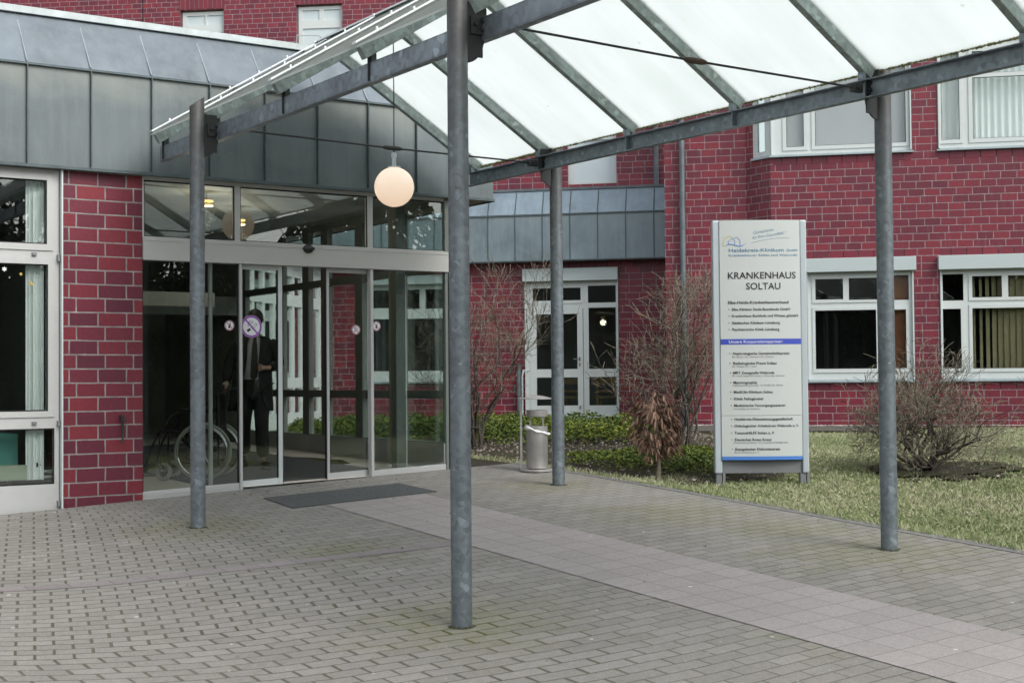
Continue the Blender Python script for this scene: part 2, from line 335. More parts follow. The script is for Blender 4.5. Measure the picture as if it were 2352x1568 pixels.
def tile_mat(name, bw, bh, c0, c1, offx=0, offy=0):
    t = NT(name); uv = t.uv(off=(offx, offy, 0))
    br = t.n('TexBrick', i_Vector=uv, i_Color1=(0,0,0), i_Color2=(1,1,1), i_Mortar=(.5,.5,.5), i_Scale=1.0, i_Mortar_Size=.003, i_Mortar_Smooth=.3, i_Bias=0.0, i_Brick_Width=bw, i_Row_Height=bh); br.offset = 0
    c = t.ramp(br.outputs['Color'], (0, c0), (1, c1)); ag = t.noise(uv, 130, 5, .8); c = t.mix(1.0, c, t.ramp(t.noise(uv, 26, 5, .8), (.3, (.82,.82,.82)), (.7, (1.15,1.15,1.15))), 'MULTIPLY')
    c = t.mix(t.ramp(t.noise(uv, .6, 4), (.35, 0.0), (.7, .35)), c, tuple(x*.78 for x in c0))
    c = t.mix(1.0, c, t.ramp(ag, (.28, (.58,.58,.58)), (.5, (1,1,1)), (.75, (1.55,1.5,1.5))), 'MULTIPLY')
    vo = t.n('TexVoronoi', i_Vector=uv, i_Scale=2.2).outputs['Distance']; c = t.mix(t.ramp(vo, (.03, .8), (.04, 0.0)), c, (.65,.65,.62))
    c = t.mix(t.math('MULTIPLY', br.outputs['Fac'], .75), c, (.08,.068,.06))
    nm = t.bump(t.math('SUBTRACT', 1.0, br.outputs['Fac']), .4, .004); nm = t.bump(ag, .4, .004, nm)
    return t.out(c, .8, 0, nm, .3)
M['tile'] = tile_mat('pink_tiles', .2575, .236, (.315,.292,.283), (.355,.33,.32), -5.755, 0)
M['tilerow'] = tile_mat('tile_row', .26, 30., (.22,.20,.20), (.28,.255,.255), 0, -3)
M['kerb'] = tile_mat('edging_stone', .14, .55, (.17,.17,.168), (.20,.20,.195), -8.72, 0)
def soil_mat(name, a, b, g, gf):
    t = NT(name); uv = t.uv(); n = t.noise(uv, 6, 8, .75); c = t.ramp(n, (.3, a), (.7, b))
    c = t.mix(t.ramp(t.noise(uv, 1.4, 6, .7), (.45, 0.0), (.62, gf)), c, g); f = t.noise(uv, 45, 6, .8)
    c = t.mix(1.0, c, t.ramp(f, (.3, (.5,.5,.5)), (.7, (1.5,1.5,1.5))), 'MULTIPLY')
    return t.out(c, .95, 0, t.bump(f, .9, .02, t.bump(n, .6, .05)), .1)
M['soil'] = soil_mat('bed_soil', (.03,.026,.02), (.085,.075,.062), (.07,.085,.03), .6)
M['turf'] = soil_mat('turf_soil', (.07,.075,.035), (.13,.14,.07), (.15,.14,.085), .8)
M['cobble'] = tile_mat('mossy_cobbles', .11, .11, (.085,.085,.07), (.12,.115,.10))
def blade_mat(name, *cols):
    t = NT(name); oi = t.n('TexWhiteNoise', noise_dimensions='3D', i_Vector=t.n('VectorMath', operation='FLOOR', i_0=t.n('VectorMath', operation='SCALE', i_0=t.n('TexCoord').outputs['Object'], i_Scale=28.0).outputs[0]).outputs[0]).outputs[0]
    big = t.noise(t.uv(obj=True), .9, 4); f = t.math('ADD', t.math('MULTIPLY', oi, .6), t.math('MULTIPLY', t.math('SUBTRACT', big, .3), .9))
    k = len(cols)-1; c = t.ramp(f, *[(i/k, cc) for i, cc in enumerate(cols)])
    t.set(t.b.inputs['Subsurface Weight'], 0.0)
    return t.out(c, .6, 0, None, .25)
M['grass'] = blade_mat('grass_blades', (.09,.15,.045), (.20,.26,.11), (.34,.37,.20), (.46,.44,.31), (.19,.26,.10))
M['leafy'] = blade_mat('ground_cover_leaves', (.018,.035,.012), (.045,.08,.016), (.13,.17,.025), (.30,.30,.045))
M['twig'] = blade_mat('bare_twigs', (.05,.042,.032), (.105,.092,.068), (.22,.20,.15), (.15,.145,.09))
M['bark'] = plain('bark', (.06,.05,.04), .9, 0, .4, 30, .6)
M['bark_light'] = plain('young_bark', (.22,.19,.14), .9, 0, .3, 30, .4)
M['deadleaf'] = blade_mat('dead_leaves', (.05,.028,.02), (.13,.075,.05), (.24,.15,.11), (.10,.06,.045))
M['litter'] = blade_mat('leaf_litter', (.06,.05,.045), (.2,.16,.13), (.34,.30,.27), (.13,.1,.08))
M['pebble'] = plain('pebbles', (.32,.31,.29), .8, 0, .5, 25)
M['conifer'] = blade_mat('dark_foliage', (.012,.02,.012), (.03,.045,.022), (.05,.06,.03))
# sign, figures
M['sign'] = plain('sign_panel', (.50,.535,.52), .35, 0, .02, 2); M['sign_edge'] = plain('sign_side_profile', (.46,.52,.545), .35, .2, .04, 2)
M['ink'] = plain('black_lettering', (.015,.017,.02), .5, 0, 0, 2); M['blue'] = plain('blue_band', (.045,.075,.42), .4, 0, .03, 2); M['blue2'] = plain('light_blue_band', (.07,.20,.55), .4, 0, .03, 2)
M['tealink'] = plain('blue_lettering', (.05,.18,.30), .5, 0, 0, 2); M['white'] = plain('white_lettering', (.75,.77,.78), .5, 0, 0, 2); M['yellow'] = plain('yellow_mark', (.62,.55,.12), .5, 0, 0, 2)
M['signgrey'] = plain('sign_base', (.20,.21,.22), .45, .2, .06, 3)
M['purple'] = plain('purple_ring', (.27,.085,.42), .5, 0, 0, 2); M['redring'] = plain('faded_red_ring', (.30,.12,.17), .5, 0, 0, 2)
M['cloth'] = plain('black_wool', (.010,.011,.012), .85, 0, .2, 9); M['shirt'] = plain('white_shirt', (.34,.37,.39), .8, 0, .06, 12); M['tie'] = plain('dark_tie', (.016,.010,.013), .6, 0, .2, 9)
M['skin'] = plain('skin', (.38,.23,.17), .55, 0, .08, 15); M['hair'] = plain('dark_hair', (.012,.010,.009), .6, 0, .3, 30); M['shoe'] = plain('black_leather', (.012,.012,.012), .3, 0, .2, 9)
M['tyre'] = plain('grey_tyre', (.22,.25,.20), .7, 0, .08, 10); M['chrome'] = plain('chrome', (.6,.62,.62), .15, 1, .03, 4); M['chair_frame'] = plain('dark_frame_tube', (.035,.03,.045), .35, .3, .1, 5)
M['bag'] = plain('white_plastic_bag', (.75,.76,.78), .5, 0, .05, 14, .5)
M['gold'] = plain('gold_paper', (.42,.31,.07), .5, 0, .1, 8)
def emis(name, c, s, dif=.6):
    t = NT(name); t.set(t.b.inputs['Base Color'], (dif, dif, dif)); t.set(t.b.inputs['Emission Color'], c); t.b.inputs['Emission Strength'].default_value = s; t.b.inputs['Roughness'].default_value = .35; return t.m
M['globe'] = emis('opal_globe', (1.,.70,.46), .36, .72)
M['lampglow'] = emis('warm_lamp', (1.,.56,.14), .9)

# ============================================================ GROUND (setting)
def sheet(name, mat, xs, ys, dz, inside=None, jitter=0):
    b = MB(); nx, ny = len(xs), len(ys)
    b.v = [(x, y, ground_z(x, y)+dz) for y in ys for x in xs]
    for j in range(ny-1):
        for i in range(nx-1):
            cx_, cy_ = (xs[i]+xs[i+1])/2, (ys[j]+ys[j+1])/2
            if inside is None or inside(cx_, cy_): b.f.append((j*nx+i, j*nx+i+1, (j+1)*nx+i+1, (j+1)*nx+i))
    return tag(b.build(name, mat, smooth=60), kind='structure')
def fr(a, b, s):
    n = max(1, int(round((b-a)/s))); return [a+(b-a)*i/n for i in range(n+1)]
sheet('ground', M['turf'], fr(-60,-8,8)+fr(-7,26,.5)+fr(30,80,10), fr(-60,-10,8)+fr(-9,32,.5)+fr(36,80,8), -.035)
sheet('paving', M['paver'], fr(-12, 8.72, .4), fr(-12, 12.98, .4), 0)
sheet('kerb', M['kerb'], [8.72, 8.86], fr(-12, 12.98, .4), .004)
sheet('tile_path', M['tile'], fr(5.759, 6.781, .2555), fr(-12, 11.6, .4), .004)

ROT = math.atan2(-.716, .698)         # right-hand brick building: its facade runs this way
T = (.698, -.716); INTO = (.716, .698)
P1 = (17.93, 18.892); LOW = (18.181, 21.464)
def dist_wall(x, y): return -((x-P1[0])*INTO[0]+(y-P1[1])*INTO[1])   # metres in front of the P1 facade
b = MB()   # old mossy cobbles along the brick wall
def along(o, u, d): return (o[0]+T[0]*u-INTO[0]*d, o[1]+T[1]*u-INTO[1]*d)
def strip(name, mat, u0, u1, d0, d1, dz, n=10):
    b = MB(); us = fr(u0, u1, (u1-u0)/n)
    for i in range(n):
        q = [along(P1, us[i], d1), along(P1, us[i+1], d1), along(P1, us[i+1], d0), along(P1, us[i], d0)]
        b.quad(*[(x, y, ground_z(x, y)+dz) for x, y in q])
    return tag(b.build(name, mat), kind='structure')
b = MB(); xs_r = fr(2.0, 5.75, .25); ry_ = lambda x: 9.44-(.10*(x-4.35)+(-.22*(3.4-x)**2 if x < 3.4 else 0))
for a_, c_ in zip(xs_r, xs_r[1:]): b.quad(*[(x, y, ground_z(x, y)+.003) for x, y in ((a_, ry_(a_)-.09), (c_, ry_(c_)-.09), (c_, ry_(c_)+.07), (a_, ry_(a_)+.07))])
tag(b.build('tile_row', M['tilerow']), kind='structure')
strip('path', M['cobble'], -4.5, 2.6, -.6, 3.0, .008)
# planting bed
bed = [(8.86,10.5),(8.86,13.02),(8.0,13.02),(7.96,18.5),(10.6,22.5),(14.2,22.3),(16.4,17.4),(13.3,14.0),(12.2,11.9),(10.3,10.35)]
b = MB(); cen = (10.8, 14.6, ground_z(10.8,14.6)-.012)
pts = []
for i in range(len(bed)):
    (ax, ay), (bx, by) = bed[i], bed[(i+1)%len(bed)]
    for k in range(6): t_ = k/6; pts.append((ax+(bx-ax)*t_, ay+(by-ay)*t_))
vs = [cen]+[(x, y, ground_z(x,y)-.012) for x, y in pts]+[((x+cen[0])/2, (y+cen[1])/2, ground_z((x+cen[0])/2,(y+cen[1])/2)-.006) for x, y in pts]
n = len(pts)
b.add(vs, [(1+i, 1+(i+1)%n, 1+n+(i+1)%n, 1+n+i) for i in range(n)]+[(0, 1+n+i, 1+n+(i+1)%n) for i in range(n)])
tag(b.build('planting_bed', M['soil'], smooth=60), kind='structure')
sheet('bush_soil', M['soil'], fr(10.9, 12.9, .12), fr(8.8, 10.5, .12), -.012, lambda x, y: ((x-11.95)/.95)**2+((y-9.7)/.7)**2 < .75+.5*math.sin(x*9+y*5)*math.cos(y*11-x*3))

# ============================================================ ENTRANCE CANOPY
can = thing('entrance_canopy', 'galvanised steel canopy with white gable roof over the paved hospital entrance', 'canopy', (6.26, 8, 0))
can_inv = (-6.26, -8, 0)
def cb():
    b = MB(); b.M = Matrix.Translation(can_inv); return b
AX, BX, BL, BR = 4.4016, 8.1186, 4.59, 7.93
RY = [12.50, 11.28, 9.89, 8.50, 7.11, 5.72, 4.33, 2.94, 1.70]
RIDGE, EAVE_L, EAVE_R = 6.26, 4.46, 8.06
TAN = .613; ZE = 3.725
def roof_z(x): return ZE+(min(x-EAVE_L, EAVE_R-x))*TAN
for x, sgn in ((AX, 1), (BX, -1)):
    for y in (11.248, 7.087, 2.926):
        b = MB(); g = ground_z(x, y); r = .062; n = 36; v = []
        zt = 3.80 if x == AX else 3.765
        for k in range(n):
            t_ = 2*math.pi*k/n; v.append((r*math.cos(t_), r*math.sin(t_), g-.05))
        for k in range(n):
            t_ = 2*math.pi*k/n; v.append((r*math.cos(t_), r*math.sin(t_), zt+sgn*r*math.cos(t_)*.7))
        b.add(v, [(k, (k+1)%n, n+(k+1)%n, n+k) for k in range(n)]+[tuple(range(n,2*n))])
        o = b.build('post', M['post'], can, smooth=50, loc=(x-6.26, y-8, 0))
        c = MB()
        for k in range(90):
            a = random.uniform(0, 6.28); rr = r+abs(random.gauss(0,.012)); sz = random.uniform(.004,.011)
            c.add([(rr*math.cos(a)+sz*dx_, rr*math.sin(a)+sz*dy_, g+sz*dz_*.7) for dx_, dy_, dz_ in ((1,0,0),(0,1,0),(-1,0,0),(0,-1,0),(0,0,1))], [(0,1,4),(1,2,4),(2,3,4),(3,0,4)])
        c.build('moss_shade_ring', M['foot_shade_moss'], o)  # dark moss tufts added around the foot as painted contact shade
        # bolted plate and curved gusset between post and beam
        p = MB(); s = sgn; bxp = (BL if s > 0 else BR)
        x0, x1 = sorted((x+s*.05, bxp-s*.01))
        p.box(x0, x1, y-.006, y+.006, 3.38, 3.70)
        pr = []
        for k in range(9):
            a = math.pi/2*k/8; pr.append((x+s*(.055+.13*math.cos(a)*1.0), 3.50-.16*math.sin(a)))
        v = [(px, y-.007, pz) for px, pz in pr+[(x+s*.055, 3.5)]]+[(px, y+.007, pz) for px, pz in pr+[(x+s*.055, 3.5)]]
        m = len(pr)+1; p.add(v, [tuple(range(m)), tuple(range(2*m-1, m-1, -1))]+[(i, (i+1)%m, m+(i+1)%m, m+i) for i in range(m)])
        p.box(*sorted((x+s*.085, x+s*.20)), y-.022, y-.008, 3.515, 3.625)
        for bx_, bz_ in ((.115, 3.575), (.165, 3.60), (.165, 3.545)): p.tube([(x+s*bx_, y-.040, bz_), (x+s*bx_, y-.02, bz_)], .014, 6)
        p.M = None; p.v = [(a+can_inv[0], b_+can_inv[1], c_) for a, b_, c_ in p.v]
        p.build('bracket', M['dark_steel'], can, bevel=.002)
def channel(x, face, z0=3.485, z1=3.625, y0=1.62, y1=12.60, wdt=.062, th=.009):
    b = cb(); f = face
    X = lambda a: x+f*a
    def bb(a0, a1, c0, c1): b.box(*sorted((X(a0), X(a1))), y0, y1, c0, c1)
    bb(0, th, z0+th, z1-th); bb(0, wdt, z0, z0+th); bb(0, wdt, z1-th, z1); return b
channel(BL-.02, 1).build('beam', M['beam'], can, bevel=.002)
# right beam: open side towards the left, web behind
b = channel(BR+.045, -1); 
for y in (11.28, 9.89, 8.50, 5.72): b.box(BR-.012, BR+.04, y-.005, y+.005, 3.494, 3.616)
b.build('beam', M['beam'], can, bevel=.002)
for y in RY:
    for s in (1, -1):
        b = cb(); xe = EAVE_L+.02 if s > 0 else EAVE_R-.02; H = .088; W_ = .030
        L_ = math.hypot(1, TAN); nx, nz = -s*TAN/L_, 1/L_      # outward normal of slope
        e = (xe, roof_z(xe)-.024); r_ = (RIDGE, roof_z(RIDGE)-.024)
        q = [(e[0]-nx*H, e[1]-nz*H), (RIDGE, r_[1]-H*L_), r_, e]
        v = [(px, y-W_, pz) for px, pz in q]+[(px, y+W_, pz) for px, pz in q]
        b.add(v, [(0,1,2,3),(7,6,5,4),(0,4,5,1),(1,5,6,2),(2,6,7,3),(3,7,4,0)] if s > 0 else [(3,2,1,0),(4,5,6,7),(1,5,4,0),(2,6,5,1),(3,7,6,2),(0,4,7,3)])
        o = b.build('rafter', M['rafter'], can, bevel=.003)
        b = cb(); xb = BL if s > 0 else BR; zt_ = roof_z(xb)-.024-H*L_
        b.box(xb-.02, xb+.02, y-.026, y+.026, 3.625, zt_+.004)
        if s > 0: b.box(xb-.035, xb+.03, y-.005, y+.005, 3.495, zt_+.02)
        b.build('rafter_shoe', M['dark_steel' if s > 0 else 'beam'], can)
        b = cb(); q = [(xe-s*.03, roof_z(xe)-s*0+.018-.03*TAN), (RIDGE, roof_z(RIDGE)+.016), (RIDGE, roof_z(RIDGE)+.030), (xe-s*.03, roof_z(xe)+.032-.03*TAN)]
        v = [(px, y-.03, pz) for px, pz in q]+[(px, y+.03, pz) for px, pz in q]
        b.add(v, [(0,1,2,3),(7,6,5,4),(0,4,5,1),(1,5,6,2),(2,6,7,3),(3,7,4,0)])
        for k in range(6):
            px = xe+(RIDGE-xe)*(k+.5)/6; b.tube([(px, y, roof_z(px)+.028), (px, y, roof_z(px)+.052)], .009, 6)
        o = b.build('glazing_bar', M['bar'], can)
        b = cb(); [b.add([(px, y+dy, pz+.003) for px, pz in (q[0], q[1])]+[(px, y+dy+.012, pz+.003) for px, pz in (q[1], q[0])], [(0,1,2,3)]) for dy in (-.046, .034)]; b.build('gasket', M['gasket'], o)
for i in range(len(RY)-1):
    ya, yb = RY[i+1]+.008, RY[i]-.008
    if i == 0: yb = RY[0]+.05
    if i == len(RY)-2: ya = RY[-1]-.05
    for s in (1, -1):
        b = cb(); xe = EAVE_L-.01 if s > 0 else EAVE_R+.01; xr = RIDGE-s*.008; th = .016
        q = [(xe, roof_z(xe)-.014), (xr, roof_z(xr)-.014), (xr, roof_z(xr)+.002), (xe, roof_z(xe)+.002)]
        v = [(px, ya, pz) for px, pz in q]+[(px, yb, pz) for px, pz in q]
        b.add(v, [(0,1,2,3),(7,6,5,4),(0,4,5,1),(1,5,6,2),(2,6,7,3),(3,7,4,0)])
        b.build('roof_panel', M['opal'], can)
        if s < 0:      # lichen and moss that has grown along the lower edge of each panel
            b = MB(); y = ya
            while y < yb:
                sz = random.uniform(.005, .014)*(1.7 if i == 0 else 1); zz = roof_z(xe)-.018
                a = random.uniform(0, 6.28); b.v, b.f = b.v, b.f
                b.add([(xe+random.uniform(-.012,.006)+can_inv[0]+sz*dx, y+sz*1.6*dy+can_inv[1], zz+sz*dz_) for dx, dy, dz_ in ((1,0,0),(-1,0,0),(0,1,0),(0,-1,0),(0,0,.9),(0,0,-1.1))],
                      [(0,2,4),(2,1,4),(1,3,4),(3,0,4),(2,0,5),(1,2,5),(3,1,5),(0,3,5)])
                y += random.uniform(.004, .016)
            b.build('moss_edge', M['moss'], can)
b = cb(); zr = roof_z(RIDGE)
v = [(RIDGE-.16, y, zr-.16*TAN+.034) for y in (1.6, 12.6)]+[(RIDGE, y, zr+.040) for y in (1.6, 12.6)]+[(RIDGE+.16, y, zr-.16*TAN+.034) for y in (1.6, 12.6)]
b.add(v, [(0,1,3,2),(2,3,5,4)]); b.build('ridge_cap', M['zinc_cap'], can)
for y, m in ((11.25, 'dark_steel'), (7.087, 'rust'), (2.926, 'dark_steel')):
    b = cb(); b.tube([(BL+.06, y, 3.600), (6.28, y, 3.565), (BR-.12, y, 3.555)], .0085, 8)
    o = b.build('tie_rod', M['dark_steel'], can, smooth=50)
    c = cb(); c.tube([(6.28+dx, y, 3.566) for dx in (-.10,-.085,-.05,.05,.085,.10)], [.010,.016,.021,.021,.016,.010], 10); c.build('turnbuckle', M[m], o, smooth=50)
    c = cb(); c.box(BR-.14, BR-.04, y-.022, y+.022, 3.52, 3.585); c.tube([(BR-.09, y-.035, 3.552), (BR-.09, y+.035, 3.552)], .014, 8); c.build('fork_end', M['dark_steel'], o, bevel=.004)

# hanging globe lamp
lamp = thing('globe_lamp', 'lit white glass globe lamp hanging from the canopy ridge in front of the glass doors', 'lamp', (6.295, 11.25, 3.21))
b = MB(); b.sphere((0,0,0), .182, 40, 24); b.build('globe', M['globe'], lamp, smooth=80)
b = MB(); b.lathe([(0,.176),(.06,.176),(.058,.186),(.02,.192),(.019,.27),(.026,.272),(.026,.31),(.014,.315),(0,.315)], n=20); b.build('stem', M['paleglass'], lamp, smooth=40)
b = MB(); b.tube([(0,0,.31),(.002,0,.9),(0,0,1.50)], .0055, 6); b.build('cord', M['black'], lamp, smooth=50)
b = MB(); b.lathe([(0,1.50),(.012,1.49),(.045,1.53),(.045,1.55),(0,1.55)], n=16); b.build('ceiling_rose', M['zinc_cap'], lamp, smooth=40)

# ============================================================ ENTRANCE BUILDING
eb = thing('entrance_building', 'single storey hospital entrance with grey zinc roof edge, red brick pillar and glass front', 'building', (0, 13.013, 0))
YF = 13.013
def zb(x): return .31+.0375*(x-3.8)-.015
def eB(): return MB()
def e(b, name, mat, parent=None, **k): return b.build(name, mat, parent or eb, **k)
# brick pillar
b = eB(); b.prism([(3.80,.006),(4.549,.006),(4.549,.5),(3.80,.5)], .0, 3.41); e(b, 'brick_pillar', M['pillar'], bevel=.004)
b = MB(); b.tube([(4.337,-.055,1.11),(4.337,-.02,1.12),(4.337,.0,1.13)], .018, 8); b.box(4.315,4.36,-.075,-.035,1.085,1.105); b.tube([(4.337,-.045,1.09),(4.34,-.04,.97),(4.333,-.05,.88)],[.014,.008,.009],8); e(b, 'door_hook', M['dark_steel'])
# left window
b = eB(); holes = [(1.0,3.655,2.713,3.30),(1.0,3.665,1.189,2.528),(1.0,3.725,.523,1.032)]
b.wall(.9, 3.765, .22, 3.40, .02, .07, holes); wf = e(b, 'window', M['frame'], bevel=.003)
b = eB(); b.wall(.95, 3.71, 2.655, 3.355, .008, .03, [(1.0,3.655,2.713,3.30)]); b.wall(.95, 3.72, 1.135, 2.58, .008, .03, [(1.0,3.665,1.189,2.528)]); e(b, 'sash', M['frame'], wf, bevel=.003)
b = eB()
for h in holes: b.wall(h[0], h[1], h[2], h[3], .03, .004, [(h[0], h[1]-.012, h[2]+.012, h[3]-.012)])
e(b, 'gasket', M['gasket'], wf)
b = eB()
for h in holes: b.box(h[0], h[1], .045, .052, h[2], h[3])
e(b, 'pane', M['glass'], wf)
b = eB()
for z in (2.62, 1.085): b.box(3.52,3.56,-.006,.02,z-.012,z+.012)
b.box(3.745,3.765,-.02,.02,2.56,2.62); b.box(3.745,3.765,-.02,.02,1.05,1.10); b.box(3.745,3.765,-.02,.02,.32,.37); e(b, 'latch', M['signgrey'], wf)
b = eB(); b.box(3.772,3.786,-.045,.03,.24,3.40); b.box(3.786,3.799,-.0,.03,.24,3.40); e(b, 'guide_rail', M['frame_w'], wf)
def star(b, x, z, r, n=5, y=.043):
    p = []
    for k in range(2*n):
        a = math.pi/2+math.pi*k/n; rr = r if k % 2 == 0 else r*.42; p.append((x+rr*math.cos(a), y, z+rr*math.sin(a)))
    p2 = [(a, y-.002, c) for a, _, c in p]; m = 2*n
    b.add(p+p2, [tuple(range(m-1,-1,-1))[::-1], tuple(range(2*m-1,m-1,-1))]+[(i, (i+1)%m, m+(i+1)%m, m+i) for i in range(m)])
for x, z, r, n_, mt in ((3.285,2.475,.027,6,'curtain'),(3.522,2.352,.03,5,'gold')):
    b = eB(); star(b, x, z, r, n_); e(b, 'star_sticker', M[mt], wf)
for x, z, r, mt in ((3.43,2.435,.013,'gold'),(3.33,2.40,.006,'greyblind'),(3.58,2.425,.006,'greyblind'),(3.61,2.27,.006,'greyblind')):
    b = eB(); b.tube([(x,.041,z),(x,.044,z)], r, 10); e(b, 'star_sticker', M[mt], wf)
# fascia: vertical zinc trays, seams, crease, sloped trays, capping
yf = -.075; XR = 8.49; ZC = 4.335; TS, TZ = .31, 4.905
b = eB(); b.box(-2, XR, yf, yf+.03, 3.408, ZC); b.box(XR-.03, XR, yf+.03, 6.5, 3.408, ZC); e(b, 'fascia', M['zinc'], bevel=.004)
seams = [3.45+.585*k*(.99) for k in range(-7, 8)]
b = eB()
for x in seams: b.box(x-.006, x+.006, yf-.034, yf, 3.44, ZC-.005)
b.box(-2, XR+.012, yf-.012, yf, 3.40, 3.43); b.box(-2, XR+.012, yf-.03, yf, ZC-.012, ZC+.010)
for y in (.6, 1.2, 1.8, 2.4): b.box(XR, XR+.02, y-.005, y+.005, 3.44, ZC-.01)
b.box(XR, XR+.014, yf, 6.5, 3.395, 3.43)
e(b, 'seam', M['zseam'], bevel=.002)
b = eB()
HX = 6.95
b.quad((-2,yf-.005,ZC+.01),(XR,yf-.005,ZC+.01),(XR-.32,TS,TZ),(-2,TS,TZ)); b.quad((XR,yf,ZC+.01),(XR,6.5,ZC+.01),(XR-.35,6.5,TZ),(XR-.32,TS,TZ))
b.quad((-2,TS,TZ),(XR-.32,TS,TZ),(XR-.35,6.5,TZ),(-2,6.5,TZ)); rf = e(b, 'roof', M['zinc_roof'])
for x in seams:
    b = eB(); b.tube([(x,yf-.012,ZC+.02),(x,yf+.02,ZC+.06),(x,TS-.03,TZ-.06),(x-.02,TS,TZ)], [.007,.009,.009,.008], 6); e(b, 'roof_seam', M['rseam'], rf, smooth=50)
b = eB(); b.box(-2, XR-.3, TS-.045, TS+.10, TZ-.01, TZ+.035); b.box(-2, XR-.3, TS-.055, TS-.045, TZ-.03, TZ+.04); e(b, 'roof_capping', M['zinc_cap'], rf, bevel=.006)
b = eB(); b.tube([(6.30,TS,TZ+.02),(6.30,TS-.02,TZ+.13),(6.55,TS-.02,TZ+.16),(6.78,TS,TZ+.02)], .007, 6); e(b, 'snow_hook', M['zinc_cap'], rf)
b = eB(); b.box(-2, XR-.03, yf+.03, .02, 3.405, 3.42); b.box(7.97, XR-.03, .02, 6.4, 3.405, 3.42); e(b, 'soffit', M['dark_frame'])
# glazed front
tz0, tz1 = 2.832, 3.372
b = eB(); b.wall(4.550, 7.950, 2.80, 3.405, .012, .06, [(4.565,5.486,tz0,tz1),(5.545,6.966,tz0,tz1),(7.028,7.931,tz0,tz1)]); tw = e(b, 'window', M['frame'], bevel=.003)
b = eB()
for h in ((4.565,5.486),(5.545,6.966),(7.028,7.931)): b.box(h[0], h[1], .035, .041, tz0, tz1)
e(b, 'pane', M['glass'], tw)
b = eB()
for h in ((4.565,5.486),(5.545,6.966),(7.028,7.931)): b.wall(h[0], h[1], tz0, tz1, .022, .006, [(h[0]+.010,h[1]-.010,tz0+.008,tz1-.014)])
e(b, 'gasket', M['gasket'], tw)
b = eB(); b.box(4.550, 7.948, -.01, .10, 2.606, 2.825); b.box(4.550,7.948,-.016,-.01,2.606,2.622); b.box(4.55,7.948,-.014,-.01,2.788,2.797); e(b, 'door_header', M['header'], bevel=.004)
b = eB(); b.sphere((6.272,-.012,2.785), .058, 20, 10, 1.0, .7, .8); b.box(6.21,6.335,-.03,-.008,2.775,2.80); e(b, 'motion_sensor', M['black'], smooth=50)
# fixed side lights
def sidelight(x0, x1, name='side_window'):
    b = eB(); za, zc_ = zb(x0), zb(x1)
    y0, y1 = .012, .07
    b.add([(x0,y0,za),(x1,y0,zc_),(x1,y1,zc_),(x0,y1,za),(x0,y0,za+.085),(x1,y0,zc_+.085),(x1,y1,zc_+.085),(x0,y1,za+.085)], [(0,3,2,1),(4,5,6,7),(0,1,5,4),(1,2,6,5),(2,3,7,6),(3,0,4,7)])
    o = e(b, name, M['frame'], bevel=.003)
    b = eB(); b.box(x0+.004, x1-.004, .035, .041, min(za,zc_)+.08, 2.606); e(b, 'pane', M['glass'], o)
    b = eB(); b.box(x0, x0+.008, .02, .05, za+.085, 2.606); b.box(x1-.008, x1, .02, .05, zc_+.085, 2.606); e(b, 'gasket', M['gasket'], o)
    return o
slL = sidelight(4.55, 5.528); slR = sidelight(7.022, 7.935)
b = eB(); b.box(5.528,5.556,-.005,.07,zb(5.54)-.01,2.606); b.box(6.988,7.022,-.005,.07,zb(7)-.01,2.606); b.box(7.935,7.955,.0,.07,zb(7.94)-.02,2.606); e(b, 'door_mullion', M['frame'], bevel=.003)
b = eB(); x0, x1 = 5.45, 7.1; b.add([(x0,-.03,zb(x0)-.05),(x1,-.03,zb(x1)-.05),(x1,.14,zb(x1)-.05),(x0,.14,zb(x0)-.05),(x0,-.03,zb(x0)+.012),(x1,-.03,zb(x1)+.012),(x1,.14,zb(x1)+.02),(x0,.14,zb(x0)+.02)], [(0,3,2,1),(4,5,6,7),(0,1,5,4),(1,2,6,5),(2,3,7,6),(3,0,4,7)]); e(b, 'threshold', M['sill'])
def leaf(x0, x1, st, side):
    za, zc_ = zb(x0)+.02, zb(x1)+.02; b = eB(); y0, y1 = .075, .11
    b.add([(x0,y0,za),(x1,y0,zc_),(x1,y1,zc_),(x0,y1,za),(x0,y0,za+.075),(x1,y0,zc_+.075),(x1,y1,zc_+.075),(x0,y1,za+.075)], [(0,3,2,1),(4,5,6,7),(0,1,5,4),(1,2,6,5),(2,3,7,6),(3,0,4,7)])
    xs = (x1-st, x1) if side > 0 else (x0, x0+st)
    b.box(xs[0], xs[1], y0-.003, y1+.003, zb(sum(xs)/2)+.02, 2.60); b.box(x0, x1, y0, y1, 2.56, 2.605)
    o = e(b, 'sliding_door', M['frame_w'] if side > 0 else M['frame'], bevel=.003)
    b = eB(); b.box(x0+.004, x1-.004, .09, .096, za+.07, 2.57); e(b, 'pane', M['glass'], o)
    b = eB(); xx = (x1-.001, x1+.008) if side > 0 else (x0-.008, x0+.001); b.box(xx[0], xx[1], y0, y1, za+.02, 2.6); b.box(*((xs[0]-.006, xs[0]) if side > 0 else (xs[1], xs[1]+.006)), y0+.004, y1, za+.07, 2.57); e(b, 'gasket', M['gasket'], o)
    return o
lfL = leaf(5.556, 6.020, .045, 1); lfR = leaf(6.516, 6.986, .030, -1)
tag(lfL, 'left sliding glass leaf with a large purple no smoking sticker')
tag(lfR, 'right sliding glass leaf with a small no smoking sticker')
